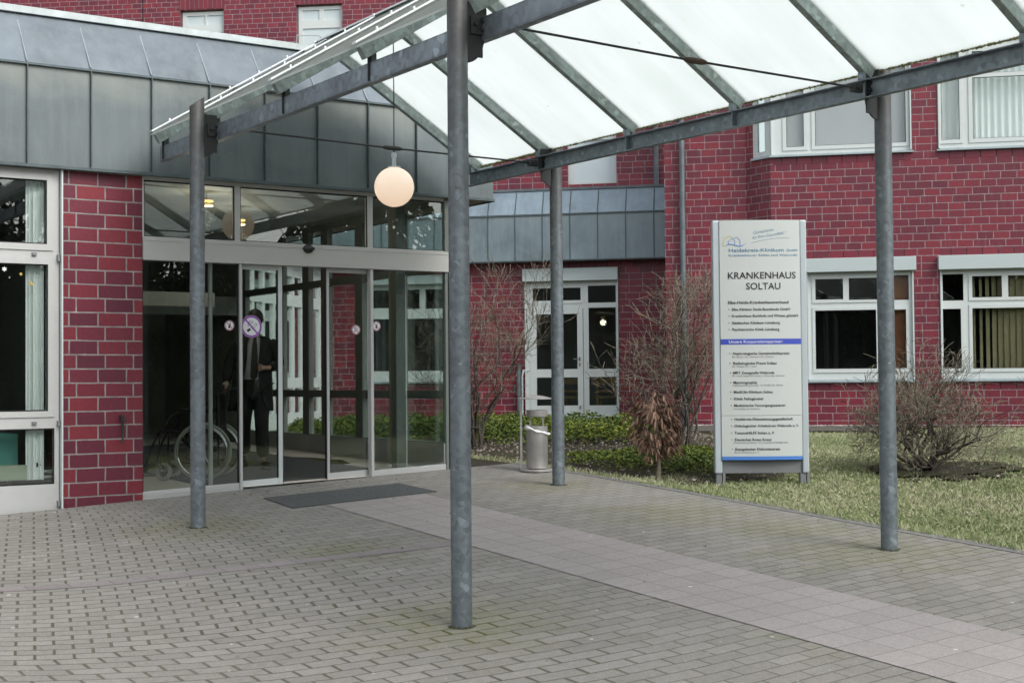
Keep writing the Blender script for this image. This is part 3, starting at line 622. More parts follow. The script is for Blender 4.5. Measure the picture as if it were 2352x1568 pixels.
# prohibition stickers (ring, bar, symbol)
def disc(b, cx_, cz_, r0, r1, y, n=40):
    v = [(cx_+r*math.cos(2*math.pi*k/n), y, cz_+r*math.sin(2*math.pi*k/n)) for r in (r0, r1) for k in range(n)]
    b.add(v, [(k, (k+1)%n, n+(k+1)%n, n+k) for k in range(n)] if r0 > 0 else [tuple(n+k for k in range(n))])
def bar(b, x0, z0, x1, z1, wd, y):
    d = Vector((x1-x0, 0, z1-z0)).normalized(); p = Vector((-d.z, 0, d.x))*wd/2
    b.quad((x0-p.x, y, z0-p.z), (x1-p.x, y, z1-p.z), (x1+p.x, y, z1+p.z), (x0+p.x, y, z0+p.z))
def sticker(parent, cx_, cz_, r, y, kind, ring):
    b = MB(); b.tube([(cx_, y+.0015, cz_), (cx_, y, cz_)], r, 40); o = e(b, 'sticker', M['white'], parent)
    b = MB(); disc(b, cx_, cz_, r*.80, r*.985, y-.0015); 
    bar(b, cx_-r*.57, cz_+r*.6, cx_+r*.57, cz_-r*.6, r*.15, y-.0017)
    e(b, 'ring_and_bar', ring, o)
    b = MB(); yy = y-.0010
    if kind == 'smoke':
        bar(b, cx_-r*.40, cz_-r*.42, cx_-r*.12, cz_-r*.22, r*.22, yy)
        for dx in (0, .13): bar(b, cx_-r*.10+dx*r, cz_-r*(.16+dx), cx_+r*.42+dx*r, cz_+r*(.30-dx), r*.035, yy)
        bar(b, cx_+r*.42, cz_+r*.30, cx_+r*.55, cz_+r*.17, r*.04, yy)
        for q in ([(-.28,.0),(-.36,.15),(-.20,.22),(-.25,.42),(-.02,.52)], [(-.1,.2),(-.05,.34),(.12,.34),(.14,.5)]):
            for (a, c), (a2, c2) in zip(q, q[1:]): bar(b, cx_+r*a, cz_+r*c, cx_+r*a2, cz_+r*c2, r*.05, yy)
    else:   # hand-held telephone
        bar(b, cx_-r*.10, cz_-r*.50, cx_-r*.02, cz_-r*.02, r*.34, yy); bar(b, cx_+r*.08, cz_-r*.1, cx_+r*.10, cz_+r*.50, r*.26, yy); bar(b, cx_+r*.17, cz_+r*.4, cx_+r*.19, cz_+r*.62, r*.05, yy)
        c = MB(); bar(c, cx_+r*.09, cz_+r*.24, cx_+r*.10, cz_+r*.42, r*.16, yy-.0003); e(c, 'symbol_detail', M['white'], o)
    e(b, 'symbol', M['ink'], o); return o
sticker(slL, 5.435, 1.995, .052, .032, 'phone', M['redring'])
s_ = sticker(lfL, 5.69, 1.990, .112, .086, 'smoke', M['purple']); tag(s_, 'large purple ringed no smoking sticker')
sticker(lfR, 6.862, 1.972, .052, .086, 'smoke', M['redring'])
sticker(slR, 7.075, 2.012, .052, .032, 'phone', M['redring'])
b = eB(); b.tube([(5.27,.12,zb(5.27)+.05),(5.27,.12,2.62)], .022, 14); e(b, 'guard_pole', M['frame'], smooth=50)
# porch side wall: dark frames and glass along X = 7.94
b = eB(); PX = 7.94; b.M = Matrix.Translation((PX,0,0)) @ Matrix.Rotation(R(90), 4, 'Z')   # local x -> +y
posts = [(.0,.06),(.95,1.10),(1.92,2.10),(2.84,3.02),(3.38,3.56),(4.17,4.33),(5.40,5.56)]
hs_ = []
for (a, b1), (a2, b2) in zip(posts, posts[1:]):
    hs_ += [(b1, a2, .765, 1.235), (b1, a2, 1.325, 2.625), (b1, a2, 2.71, 3.33)]
b.wall(0, 5.56, .40, 3.42, -.035, .07, hs_); pw = e(b, 'porch_side_window', M['dark_frame'], bevel=.003)
b = eB(); b.M = Matrix.Translation((PX,0,0)) @ Matrix.Rotation(R(90), 4, 'Z'); b.box(0.02, 5.5, .0, .004, .76, 3.33); e(b, 'pane', M['glass_in'], pw)
b = eB(); b.M = Matrix.Translation((PX,0,0)) @ Matrix.Rotation(R(90), 4, 'Z'); b.box(0.02, 5.5, .037, .05, .42, .755); e(b, 'plinth', M['plinth'], pw)
b = eB(); b.tube([(7.85,1.02,.40),(7.85,1.02,3.42)], .070, 28); e(b, 'column', M['concrete'], smooth=50)
b = eB(); b.box(7.60,7.72,.55,.67,.42,3.42); e(b, 'inner_post', M['dark_frame'], bevel=.004); b = eB(); b.box(7.725,7.74,.56,.62,.46,2.6); e(b, 'inner_post_edge', M['frame_w'])
# lobby shell
def fq(x0, x1, y0, y1): return [(x, y-YF, floor_z(x, y)) for x, y in ((x0,y0),(x1,y0),(x1,y1),(x0,y1))]
b = eB(); b.quad(*fq(4.2, 8.0, 13.02, 25)); e(b, 'lobby_floor', M['floor'])
b = eB(); b.box(4.2, 8.2, 8.6, 8.7, 0, 3.5); b.box(4.18, 4.24, .55, 8.7, 0, 3.5); b.box(7.92, 8.0, 5.58, 8.7, 0, 3.5); e(b, 'lobby_wall', M['room'])
b = eB(); b.box(4.2, 8.2, .10, 8.7, 3.40, 3.46); e(b, 'lobby_ceiling', M['ceiling'])
b = eB(); b.box(4.25, 7.88, 5.45, 5.60, 2.36, 2.62); [b.box(x-.04, x+.04, 5.45, 5.6, .4, 3.4) for x in (4.8, 5.75, 6.4, 7.2)]; e(b, 'inner_screen', M['dark_frame'], bevel=.004)
b = eB(); b.box(4.25, 6.2, 2.3, 2.38, 2.30, 2.46); e(b, 'light_band', M['room'])
# left room shell
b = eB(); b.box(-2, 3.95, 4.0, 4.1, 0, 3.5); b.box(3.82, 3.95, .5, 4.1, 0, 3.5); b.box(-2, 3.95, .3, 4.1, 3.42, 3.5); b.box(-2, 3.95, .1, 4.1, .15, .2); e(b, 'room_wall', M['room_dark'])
b = eB(); b.box(-2, 8.49, 8.7, 8.8, 0, 3.5); b.box(-2.1, -2, -.07, 8.8, 0, 4.3); b.box(-2, .9, 0, .3, 0, 3.41); e(b, 'rear_wall', M['brick'])

# ============================================================ WING BEHIND THE PORCH (W2 + low wing)
lw = thing('zinc_fronted_wing', 'low brick wing with blue grey zinc parapet and white garden door behind the bin', 'building', (*LOW, 0), ROT)
def l(b, name, mat, parent=None, **k): return b.build(name, mat, parent or lw, **k)
DH = (-2.87, -.96, .60, 3.40)
WH = (-6.28, -4.50, 1.40, 3.44)
b = MB(); b.wall(-7.05, .35, 0, 5.0, 0, .3, [DH, WH]); l(b, 'wall', M['brick'])
b = MB(); b.box(-7.0, .0, -.004, .0, 3.655, 3.775); l(b, 'lintel', M['lintel'])
b = MB(); b.box(-8.0, .055, -.35, -.33, 3.80, 4.715); b.box(-8, .055, -.33, 0, 3.80, 3.815); fa = l(b, 'fascia', M['zinc_low'], bevel=.003)
b = MB(); us = [-.201-.5585*k for k in range(14)]
for u in us: b.box(u-.007, u+.007, -.368, -.35, 3.82, 4.70); 
b.box(-8, .055, -.362, -.33, 3.785, 3.81); b.box(-8, .055, -.372, -.33, 4.70, 4.735); l(b, 'seam', M['zseam'], fa, bevel=.002)
b = MB(); b.quad((-8,-.355,4.72),(.055,-.355,4.72),(.055,-.12,5.24),(-8,-.12,5.24)); b.quad((-8,-.12,5.24),(.055,-.12,5.24),(.055,2.5,5.30),(-8,2.5,5.30)); rf = l(b, 'roof', M['wing_roof'])
for u in us: b = MB(); b.tube([(u,-.365,4.73),(u,-.335,4.79),(u,-.145,5.20)], .009, 6); l(b, 'roof_seam', M['zseam'], rf)
b = MB(); b.box(-8,.055,-.15,-.05,5.225,5.275); l(b, 'roof_capping', M['pipe'], rf, bevel=.004)
# roller blind box over the door, garden door with side light
b = MB(); b.box(-2.90,-.955,-.14,.0,3.40,3.655); l(b, 'blind_box', M['blindbox'], bevel=.006)
panes = [(-2.716,-1.73,3.013,3.267),(-1.583,-1.02,2.957,3.30),(-2.642,-1.806,1.628,2.74),(-2.645,-1.803,.894,1.46),(-1.575,-1.022,1.626,2.857),(-1.575,-1.022,.894,1.464)]
b = MB(); b.wall(DH[0], DH[1], .60, 3.40, .03, .07, panes); dr = l(b, 'garden_door', M['frame_w'], bevel=.003)
b = MB(); b.wall(-2.775,-1.68,.72,2.85,.016,.04,[(-2.642,-1.806,1.628,2.74),(-2.645,-1.803,.894,1.46)]); b.wall(-2.775,-1.68,2.95,3.32,.016,.04,[(-2.716,-1.73,3.013,3.267)]); l(b, 'door_leaf', M['frame_w'], dr, bevel=.003)
b = MB(); [b.box(p[0],p[1],.06,.066,p[2],p[3]) for p in panes]; l(b, 'pane', M['glass_dark'], dr)
b = MB(); [b.wall(p[0],p[1],p[2],p[3],.034,.004,[(p[0]+.008,p[1]-.008,p[2]+.008,p[3]-.008)]) for p in panes]; b.box(-1.690,-1.682,.012,.016,.75,2.85); l(b, 'gasket', M['gasket'], dr)
b = MB(); b.tube([(-1.76,.0,1.83),(-1.76,-.05,1.83),(-1.88,-.05,1.83)], .010, 8); b.box(-1.775,-1.745,.004,.016,1.79,1.87); b.box(-1.775,-1.745,.004,.016,1.68,1.75); b.box(-1.77,-1.74,-.01,.016,.83,.89); l(b, 'handle', M['signgrey'], dr)
b = MB(); b.box(-2.87,-2.85,-.05,.03,.62,3.40); l(b, 'guide_rail', M['frame_w'], dr); b = MB(); b.box(-.99,-.965,-.05,.03,.62,3.40); l(b, 'guide_rail', M['frame_w'], dr)
b = MB(); b.box(-2.9,-.95,-.10,.04,.60,.655); l(b, 'door_sill', M['sill'], dr)
# window seen through the porch glass
b = MB(); b.box(-6.32,-4.46,-.14,0,3.40,3.58); l(b, 'blind_box', M['blindbox'], bevel=.006)
panes = [(-6.2,-5.55,2.93,3.30),(-5.46,-5.10,2.90,3.30),(-4.98,-4.60,2.90,3.30),(-6.2,-5.56,1.62,2.70),(-5.46,-4.60,1.62,2.70)]
b = MB(); b.wall(*WH, .03, .07, panes); wd = l(b, 'window', M['frame_w'], bevel=.003); b = MB(); [b.box(p[0],p[1],.06,.066,p[2],p[3]) for p in panes]; l(b, 'pane', M['glass_dark'], wd)
b = MB(); b.box(-6.32,-4.46,-.08,.03,1.36,1.40); l(b, 'sill', M['sill'], wd)
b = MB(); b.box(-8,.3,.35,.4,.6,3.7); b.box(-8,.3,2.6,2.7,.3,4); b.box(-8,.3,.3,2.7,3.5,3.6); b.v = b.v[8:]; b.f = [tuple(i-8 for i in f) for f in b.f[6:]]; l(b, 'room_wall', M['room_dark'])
# return wall running towards the porch, all windows
b = MB(); b.M = Matrix.Translation((-7.05,0,0)) @ Matrix.Rotation(R(-90), 4, 'Z')  # local x -> -y (towards viewer), outside = +u side
def w2(bm): bm.M = Matrix.Translation((-7.05,0,0)) @ Matrix.Rotation(R(-90), 4, 'Z') @ Matrix.Scale(-1, 4, (0,1,0)); return bm
hol = []; 
for k in range(5):
    s0 = .15+k*1.02; hol += [(s0, s0+.42, 3.10, 3.45), (s0+.52, s0+.92, 3.10, 3.45), (s0, s0+.42, 1.50, 2.88), (s0+.52, s0+.92, 1.50, 2.88), (s0, s0+.42, .82, 1.30), (s0+.52, s0+.92, .82, 1.30)]
b = MB(); w2(b).wall(0, 5.3, .45, 3.75, -.02, .08, hol); bw_ = l(b, 'window', M['frame_w'])
b = MB(); w2(b); [b.box(h[0],h[1],.02,.026,h[2],h[3]) for h in hol]; l(b, 'pane', M['glass_dark'], bw_)
b = MB(); w2(b).box(0,5.3,.6,.7,.3,4); b.box(0,5.3,.1,.7,3.76,5.0); l(b, 'inner_wall', M['room'])
b = MB(); w2(b).box(0,5.3,-.3,.0,3.80,4.7); l(b, 'fascia', M['zinc_low'])
sp = thing('standpipe', 'short grey vent pipe with bent top standing by the garden door', 'pipe', (16.03, 23.55, 0))
b = MB(); b.tube([(0,0,.5),(0,0,1.6),(.02,0,1.68)], .045, 12); b.tube([(0,0,1.66),(0,0,1.74)], [.03,.055], 12); b.build('pipe', M['pipe'], sp, smooth=50)
b = MB(); b.tube([(.07,-.02,.55),(.07,-.02,1.50),(.10,-.02,1.60),(.22,-.03,1.61)], [.018,.02,.03,.035], 10); b.build('bent_pipe', M['blindbox'], sp, smooth=50)

# ============================================================ RIGHT BRICK BUILDING
rb = thing('brick_ward_building', 'two storey red brick hospital building with white windows behind the sign', 'building', (*P1, 0), ROT)
def r(b, name, mat, parent=None, **k): return b.build(name, mat, parent or rb, **k)
# local frame at P1 corner. u to the right, v into the wall. facet runs along world -Y for .64 m
c45 = math.cos(ROT); s45 = math.sin(ROT)
def loc_(x, y): dx, dy = x-P1[0], y-P1[1]; return (dx*T[0]+dy*T[1], dx*INTO[0]+dy*INTO[1])
mo = loc_(17.93, 18.256); MU, MV = mo
FZ = (5.38, 7.0)
b = MB(); b.wall(-1.49, 0, 0, 8.2, 0, .3); b.quad((-1.49,3.2,0),(-1.49,0,0),(-1.49,0,8.2),(-1.49,3.2,8.2)); r(b, 'wall', M['brick'])
b = MB(); fa_ang = math.atan2(-1, 0)-ROT; b.M = Matrix.Rotation(fa_ang, 4, 'Z'); b.wall(0, .636, 0, 8.2, 0, .05, [(.20,.636,5.38,6.75)]); r(b, 'wall', M['brick'])
W1 = (.60, 2.455, 1.345, 3.29); W2_ = (2.88, 5.1, 1.345, 3.28); W3 = (0.0, 2.46, 5.38, 7.1); W4 = (2.89, 5.2, 5.38, 7.28)
b = MB(); b.M = Matrix.Translation((MU, MV, 0)); b.wall(0, 16, 0, 8.2, 0, .3, [W1, W2_, W3, W4]); r(b, 'wall', M['brick'])
def rm(): b = MB(); b.M = Matrix.Translation((MU, MV, 0)); return b
for u0, z in ((.62,3.53),(2.9,3.53),(.62,1.20),(2.9,1.20),(.05,5.23),(2.9,5.23)):
    b = rm(); b.box(u0, 2.44 if u0 < 2 else 5.1, -.004, .0, z, z+.122); r(b, 'lintel', M['lintel'])
def win(W, panes, sash=(), glass='glass_dark', box=None, y=.03, sill=True):
    b = rm(); b.wall(W[0], W[1], W[2]+.035, W[3], y, .07, panes); o = r(b, 'window', M['frame_w'], bevel=.003)
    b = rm(); [b.wall(s[0], s[1], s[2], s[3], y-.014, .03, [p for p in panes if s[0] < p[0] < s[1] and s[2] < p[2] < s[3]]) for s in sash]; 
    if sash: r(b, 'sash', M['frame_w'], o, bevel=.003)
    b = rm(); [b.box(p[0], p[1], y+.03, y+.036, p[2], p[3]) for p in panes]; r(b, 'pane', M[glass], o)
    b = rm(); [b.wall(p[0], p[1], p[2], p[3], y+.002, .005, [(p[0]+.008, p[1]-.008, p[2]+.008, p[3]-.008)]) for p in panes]; r(b, 'gasket', M['gasket'], o)
    b = rm(); b.add([(W[0]-.02,-.07,W[2]-.02),(W[1]+.02,-.07,W[2]-.02),(W[1]+.02,.03,W[2]+.005),(W[0]-.02,.03,W[2]+.005),(W[0]-.02,-.07,W[2]),(W[1]+.02,-.07,W[2]),(W[1]+.02,.03,W[2]+.035),(W[0]-.02,.03,W[2]+.035)], [(0,3,2,1),(4,5,6,7),(0,1,5,4),(1,2,6,5),(2,3,7,6),(3,0,4,7)]); r(b, 'sill', M['sill'], o)
    b = rm(); b.box(W[0]+.012, W[0]+.035, -.03, y, W[2]+.03, W[3]); r(b, 'guide_rail', M['frame_w'], o); b = rm(); b.box(W[1]-.035, W[1]-.012, -.03, y, W[2]+.03, W[3]); r(b, 'guide_rail', M['frame_w'], o)
    if box: b = rm(); b.box(W[0]-.02, W[1]+.03, -.13, .0, box[0], box[1]); r(b, 'blind_box', M['blindbox'], o, bevel=.006)
    return o
p1 = [(.757,1.238,2.80,3.165),(1.337,1.82,2.785,3.17),(1.93,2.362,2.77,3.205),(.749,1.80,1.568,2.606),(1.93,2.31,1.568,2.60)]
win(W1, p1, [(.70,1.86,2.74,3.21),(.70,1.87,1.50,2.66),(1.89,2.36,1.50,2.66)], box=(3.28,3.523))
p2 = [(2.935,3.283,2.74,3.202),(3.43,3.922,2.786,3.157),(4.026,4.52,2.786,3.157),(4.62,5.05,2.74,3.2),(2.93,3.233,1.556,2.595),(3.426,4.52,1.551,2.598),(4.62,5.0,1.551,2.6)]
win(W2_, p2, [(3.37,4.57,2.73,3.21),(2.90,3.29,1.50,2.65),(3.37,4.58,1.49,2.66)], box=(3.275,3.522))
p3 = [(.289,.595,5.543,6.95),(.793,2.357,5.548,6.95)]
win(W3, p3, [(.22,.66,5.48,7.02),(.73,2.41,5.48,7.02)], glass='glass_in')
p4 = [(2.958,3.267,5.56,7.13),(3.489,5.05,5.56,6.63),(3.489,5.05,6.70,7.09)]
win(W4, p4, [(2.93,3.32,5.49,7.18),(3.42,5.12,5.49,7.17)], glass='glass_in')
# window piece on the splayed corner
b = MB(); b.M = Matrix.Rotation(fa_ang, 4, 'Z'); b.wall(.20, .636, 5.40, 6.75, .0, .05, [(.30,.50,5.50,6.70)]); cw = r(b, 'corner_window', M['frame_w'], bevel=.003)
b = MB(); b.M = Matrix.Rotation(fa_ang, 4, 'Z'); b.box(.30,.50,.025,.03,5.50,6.70); r(b, 'pane', M['glass_dark'], cw); b = MB(); b.M = Matrix.Rotation(fa_ang, 4, 'Z'); b.box(.18,.68,-.05,.02,5.36,5.40); r(b, 'sill', M['sill'], cw)
# rooms behind the windows
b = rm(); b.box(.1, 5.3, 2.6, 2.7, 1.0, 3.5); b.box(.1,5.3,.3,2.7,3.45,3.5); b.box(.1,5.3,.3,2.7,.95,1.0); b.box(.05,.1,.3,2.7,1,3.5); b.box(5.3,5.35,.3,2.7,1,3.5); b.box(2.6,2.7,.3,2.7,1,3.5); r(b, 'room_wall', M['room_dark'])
b = rm(); b.box(0,5.3,1.2,1.3,5,7.6); r(b, 'upper_room_wall', M['room'])
# downpipe
b = MB(); b.tube([(-1.155,-.09,.55),(-1.155,-.09,6.62)], .053, 18); [b.tube([(-1.155,-.09,z),(-1.155,-.09,z+.03)], .060, 18) for z in (1.4,4.17,4.21,5.9,6.58)]; b.box(-1.17,-1.14,-.09,0,2.4,2.43); b.box(-1.17,-1.14,-.09,0,4.6,4.63); r(b, 'downpipe', M['pipe'], smooth=50)
b = MB(); b.box(-1.6, 0, -.1, 3.2, 8.2, 8.3); r(b, 'roof', M['zinc_cap']); b = rm(); b.box(-.1, 16, -.1, 4, 8.2, 8.3); r(b, 'roof', M['zinc_cap'])
# blinds and curtains that hang behind the glass
def curtain(name, label, mat, u0, u1, z0, z1, y, amp, per, group=None):
    b = rm(); b.M = None; n = max(8, int((u1-u0)/per*8)); v = []
    for i in range(n+1):
        u = u0+(u1-u0)*i/n; yy = y+amp*math.sin(2*math.pi*(u-u0)/per+.8*math.sin(7*u)); v += [(u, yy, z0), (u, yy, z1)]
    b.add(v, [(2*i, 2*i+2, 2*i+3, 2*i+1) for i in range(n)])
    o = b.build(name, mat, smooth=80); return o
def place_rb(o, label, cat, group=None):
    X = P1[0]+T[0]*MU+INTO[0]*MV; Y = P1[1]+T[1]*MU+INTO[1]*MV
    o.location = (X, Y, 0); o.rotation_euler.z = ROT; return tag(o, label, cat, group)
place_rb(curtain('curtain', '', M['curtain'], 2.92, 5.1, 5.45, 7.2, .24, .022, .11), 'white pleated net curtain behind the upper right window', 'curtain')
b = MB(); b.box(.2, 2.42, .14, .15, 5.45, 7.05); place_rb(b.build('roller_blind', M['greyblind']), 'flat pale grey blind closed behind the upper corner window', 'blind')
b = MB(); b.box(1.95,2.40,.18,.20,1.45,3.25); place_rb(b.build('curtain', M['orange']), 'terracotta curtain at the right side of the lower window beside the sign', 'curtain')
b = MB(); k = 0; u = 3.44
while u < 5.05:
    b.M = Matrix.Translation((u+.035, .20, 0)) @ Matrix.Rotation(R(18), 4, 'Z'); wd = .018+.008*min(k,5); b.box(-wd, wd, -.001, .001, 1.48, 3.22); u += .112 if k < 3 else .105; k += 1
b.M = None; b.box(3.4, 5.1, .18, .22, 3.22, 3.25); place_rb(b.build('vertical_blind', M['yblind']), 'yellow vertical slat blind behind the lower right window', 'blind')

# ============================================================ TALLER BUILDINGS BEHIND
ub = thing('rear_brick_block', 'red brick upper storey with a tall white window rising behind the zinc parapet', 'building', (LOW[0]+.716*2.5, LOW[1]+.698*2.5, 0), ROT)
b = MB(); b.wall(-4.9, 0.1, 4.5, 9.5, 0, .3, [(-2.38,-1.30,5.70,7.2)]); b.build('wall', M['brick'], ub)
b = MB(); b.wall(-2.38,-1.30,5.70,7.2,.08,.06,[(-2.24,-1.42,5.76,6.68),(-2.24,-1.87,6.83,7.1),(-1.80,-1.42,6.83,7.1)]); wn = b.build('window', M['frame_w'], ub, bevel=.004)
b = MB(); b.box(-2.24,-1.42,.12,.126,5.76,7.1); b.build('pane', M['paleglass'], wn)
b = MB(); b.tube([(-.42,-.09,4.8),(-.42,-.09,8.8)], .055, 14); b.tube([(-.42,-.09,5.95),(-.42,-.09,6.0)], .065, 14); b.build('downpipe', M['pipe'], ub, smooth=50)
b = MB(); b.box(-5.0,.2,-.1,3,9.5,9.6); b.build('roof', M['zinc_cap'], ub)
UA = R(-40.8)
tb = thing('tall_brick_block', 'distant red brick block with two white windows above the entrance roof', 'building', (16.088, 33.497, 0), UA)
def tbp(b, name, mat, parent=None, **k): return b.build(name, mat, parent or tb, **k)
b = MB(); b.wall(-14, 6, 7.5, 14, 0, .3, [(-3.40,-2.20,10.2,11.30),(-.23,1.007,9.6,11.32)]); tbp(b, 'wall', M['brick'])
for o_, holes_ in (((-3.36,-2.21,9.9,11.26), [(-3.24,-2.74,10.905,11.165),(-2.69,-2.24,10.905,11.165),(-3.24,-2.24,10.0,10.70)]), ((-.19,.99,9.6,11.28), [(-.09,.37,10.92,11.19),(.49,.94,10.92,11.19),(-.075,.925,9.8,10.706)])):
    b = MB(); b.wall(*o_, .10, .06, holes_); wn = tbp(b, 'window', M['frame_w'], bevel=.004)
    b = MB(); [b.box(h[0],h[1],.13,.14,h[2],h[3]) for h in holes_]; tbp(b, 'pane', M['paleglass'], wn)
for u0 in (-3.42, -.25): b = MB(); b.box(u0, u0+1.25, -.004, 0, 11.32, 11.62); tbp(b, 'lintel', M['soldier']); b = MB(); b.box(-4.44,-4.42,-.004,0,7.5,14); tbp(b, 'expansion_joint', M['black']); b = MB(); b.box(-14.2,6.2,-.2,6,14,14.2); tbp(b, 'roof', M['zinc_cap'])

# ============================================================ INFORMATION SIGN
SG = thing('information_sign', 'tall white hospital information sign with KRANKENHAUS SOLTAU lettering standing on the lawn edge', 'sign', (9.807, 10.165, 0), -.60)
def zs(py): return 2.985-(py-508.5)*.004333
def xs_(px): return (px-1741.5)*.00431
gz = ground_z(9.807, 10.165)
def curve_y(x): return -.055-.030*(1-(x/.40)**2)
b = MB(); n = 20; pf = []
for i in range(n+1): x = -.385+.79*i/n-.01; pf.append((x, curve_y(x)))
def panel(z0, z1, dy, name, mat, top=False):
    b = MB(); fr_ = [(x, y+dy) for x, y in pf]; bk = [(pf[-1][0], 0.03), (pf[0][0], 0.03)]; b.prism(fr_+bk, z0, z1); return b.build(name, mat, SG, smooth=30)
panel(zs(951), zs(508), 0, 'panel', M['sign']); panel(zs(1044), zs(951.8), 0, 'panel', M['sign']); panel(zs(1052), zs(1044), -.001, 'blue_band', M['blue2'])
b = MB(); b.box(-.385,.395,-.02,.02,zs(1083),zs(1053)+.002); b.build('base_panel', M['signgrey'], SG, bevel=.003)
for x0, x1 in ((xs_(1634), xs_(1651)), (xs_(1834), xs_(1849))):
    b = MB(); b.prism([(x0,-.045),(x1,-.045),(x1,.06),(x0,.06)], zs(1083), zs(508)+.002); b.build('side_profile', M['sign_edge'], SG, bevel=.012, segs=2)
    b = MB(); c_ = (x0+x1)/2+(.02 if x0 < 0 else -.01); b.box(c_-.045,c_+.012,-.03,.04,gz-.08,zs(1083)); b.box(c_+.018,c_+.045,-.035,.04,gz-.08,zs(1083)); b.build('foot', M['signgrey'], SG, bevel=.003)
# blue heading band follows the bulge
def band(z0, z1, mat, dy=-.0015):
    b = MB(); v = [(x, y+dy, z0) for x, y in pf]+[(x, y+dy, z1) for x, y in pf]; b.add(v, [(i, i+1, n+2+i, n+1+i) for i in range(n)]); return b.build('blue_band', mat, SG)
band(zs(790.5), zs(778), M['blue'])
def text(s, x0, x1, base, cap, mat, shear=0, rot=0, dy=-.003, bold=0, name='lettering'):
    cu = bpy.data.curves.new('t', 'FONT'); cu.body = s; cu.size = 1; cu.shear = shear; cu.resolution_u = 3; cu.offset = bold; cu.align_x = 'LEFT'
    o = bpy.data.objects.new('t', cu); col.objects.link(o); dg = bpy.context.evaluated_depsgraph_get(); dg.update()
    me = bpy.data.meshes.new_from_object(o.evaluated_get(dg)); bpy.data.objects.remove(o); bpy.data.curves.remove(cu)
    mx = max(v.co.x for v in me.vertices); mn = min(v.co.x for v in me.vertices); sx = (x1-x0)/(mx-mn); sy = cap/.70
    ca, sa = math.cos(rot), math.sin(rot)
    for v in me.vertices:
        X, Z = (v.co.x-mn)*sx, v.co.y*sy; X, Z = X*ca-Z*sa, X*sa+Z*ca
        x = x0+X; v.co = (x, curve_y(x)+dy, base+Z)
    me.materials.append(mat); ob = bpy.data.objects.new(name, me); col.objects.link(ob); ob.parent = SG; return ob
def A(Y): return zs((520+Y/4.611)*.9408)
def AXp(X): return xs_((1720+X/4.611)*.9408)
def Bz(Y): return zs((820+Y/4.237)*.9408)
def BXp(X): return xs_((1720+X/4.237)*.9408)
k_ = .9408*.004333
text('Gemeinsam', AXp(535), AXp(760), A(250), 36/4.611*k_, M['tealink'], .35, R(9), bold=-.012)
text('für Ihre Gesundheit !', AXp(522), AXp(908), A(305), 34/4.611*k_, M['tealink'], .35, R(9), bold=-.012)
text('Heidekreis-Klinikum', AXp(257), AXp(870), A(445), 38/4.611*k_, M['tealink'], bold=.004); text('GmbH', AXp(903), AXp(1022), A(443), 27/4.611*k_, M['tealink'])
text('Krankenhäuser Soltau und Walsrode', AXp(257), AXp(1022), A(495), 25/4.611*k_, M['tealink'], bold=.0)
text('KRANKENHAUS', AXp(243), AXp(1003), A(745), 73/4.611*k_, M['ink'], bold=.010); text('SOLTAU', AXp(442), AXp(828), A(865), 73/4.611*k_, M['ink'], bold=.010)
for s, Y, x0, x1 in (('Elbe-Heide-Krankenhausverbund',1025,240,917),('•  Elbe Kliniken Stade-Buxtehude GmbH',1100,243,933),('•  Krankenhaus Buchholz und Winsen gGmbH',1172,243,1022),('•  Städtisches Klinikum Lüneburg',1250,243,815),('•  Psychiatrische Klinik Lüneburg',1323,243,808)):
    text(s, AXp(x0), AXp(x1), A(Y), (33 if Y < 1050 else 28)/4.611*k_, M['ink'], bold=.014)
text('Unsere Kooperationspartner:', AXp(245), AXp(845), A(1461), 33/4.611*k_, M['white'], dy=-.004, bold=.0)
for s, Y, x0, x1 in (('•  Nephrologische Gemeinschaftspraxis',190,228,845),('•  Radiologische Praxis Soltau',290,228,710),('•  MRT Zweigstelle Walsrode',387,230,685),('•  Mammographie',486,230,506),('•  MediClin Klinikum Soltau',583,232,665),('•  Klinik Fallingbostel',652,232,565),('•  Medizinische Versorgungszentren',720,234,793),
    ('•  Heidekreis-Dienstleistungsgesellschaft',860,235,872),('•  Onkologischer Arbeitskreis Walsrode e. V.',928,235,935),('•  TumoreHILFE Soltau e. V.',1000,237,682),('•  Deutsches Rotes Kreuz',1068,238,648),('•  Evangelischer Diakonieverein',1165,240,733)):
    text(s, BXp(x0), BXp(x1), Bz(Y), 26/4.237*k_, M['ink'], bold=.014)
for s, Y, x0, x1 in (('Dr. Baron | Hr. Hamann | Dr. Schwarz',220,257,685),('Dr. Philipp | Dr. Cihal',318,258,500),('Dr. med. Isabel Schroeder | Alexander Sonnow',414,258,792),('Gemeinschaftspraxis Dr. Kerkhoff | Dr. Bruhn',511,258,772),('am Heidekreis-Klinikum',750,262,532),('Kreisverband Soltau | Kreisverband Fallingbostel',1094,265,815),('Berlin-Zehlendorf e. V.',1193,268,523)):
    text(s, BXp(x0), BXp(x1), Bz(Y), 17/4.237*k_, M['ink'], bold=-.008)
def ribbon(pts, w_, mat, name='emblem', parent=None):
    b = MB(); P = [Vector((AXp(x), 0, A(y))) for x, y in pts]; v = []; ws = w_ if isinstance(w_, list) else [w_]*len(P)
    for i, p in enumerate(P):
        d = (P[min(i+1,len(P)-1)]-P[max(i-1,0)]).normalized(); q = Vector((-d.z, 0, d.x))*ws[i]/2
        for s in (1, -1): c = p+q*s; v.append((c.x, curve_y(c.x)-.003, c.z))
    b.add(v, [(2*i, 2*i+2, 2*i+3, 2*i+1) for i in range(len(P)-1)]); return b.build(name, mat, SG)
ribbon([(212,383),(200,360),(198,330),(208,302),(228,282),(252,270),(276,268),(300,276),(322,288)], [.008,.008,.0075,.007,.006,.005,.004,.003,.002], M['yellow'])
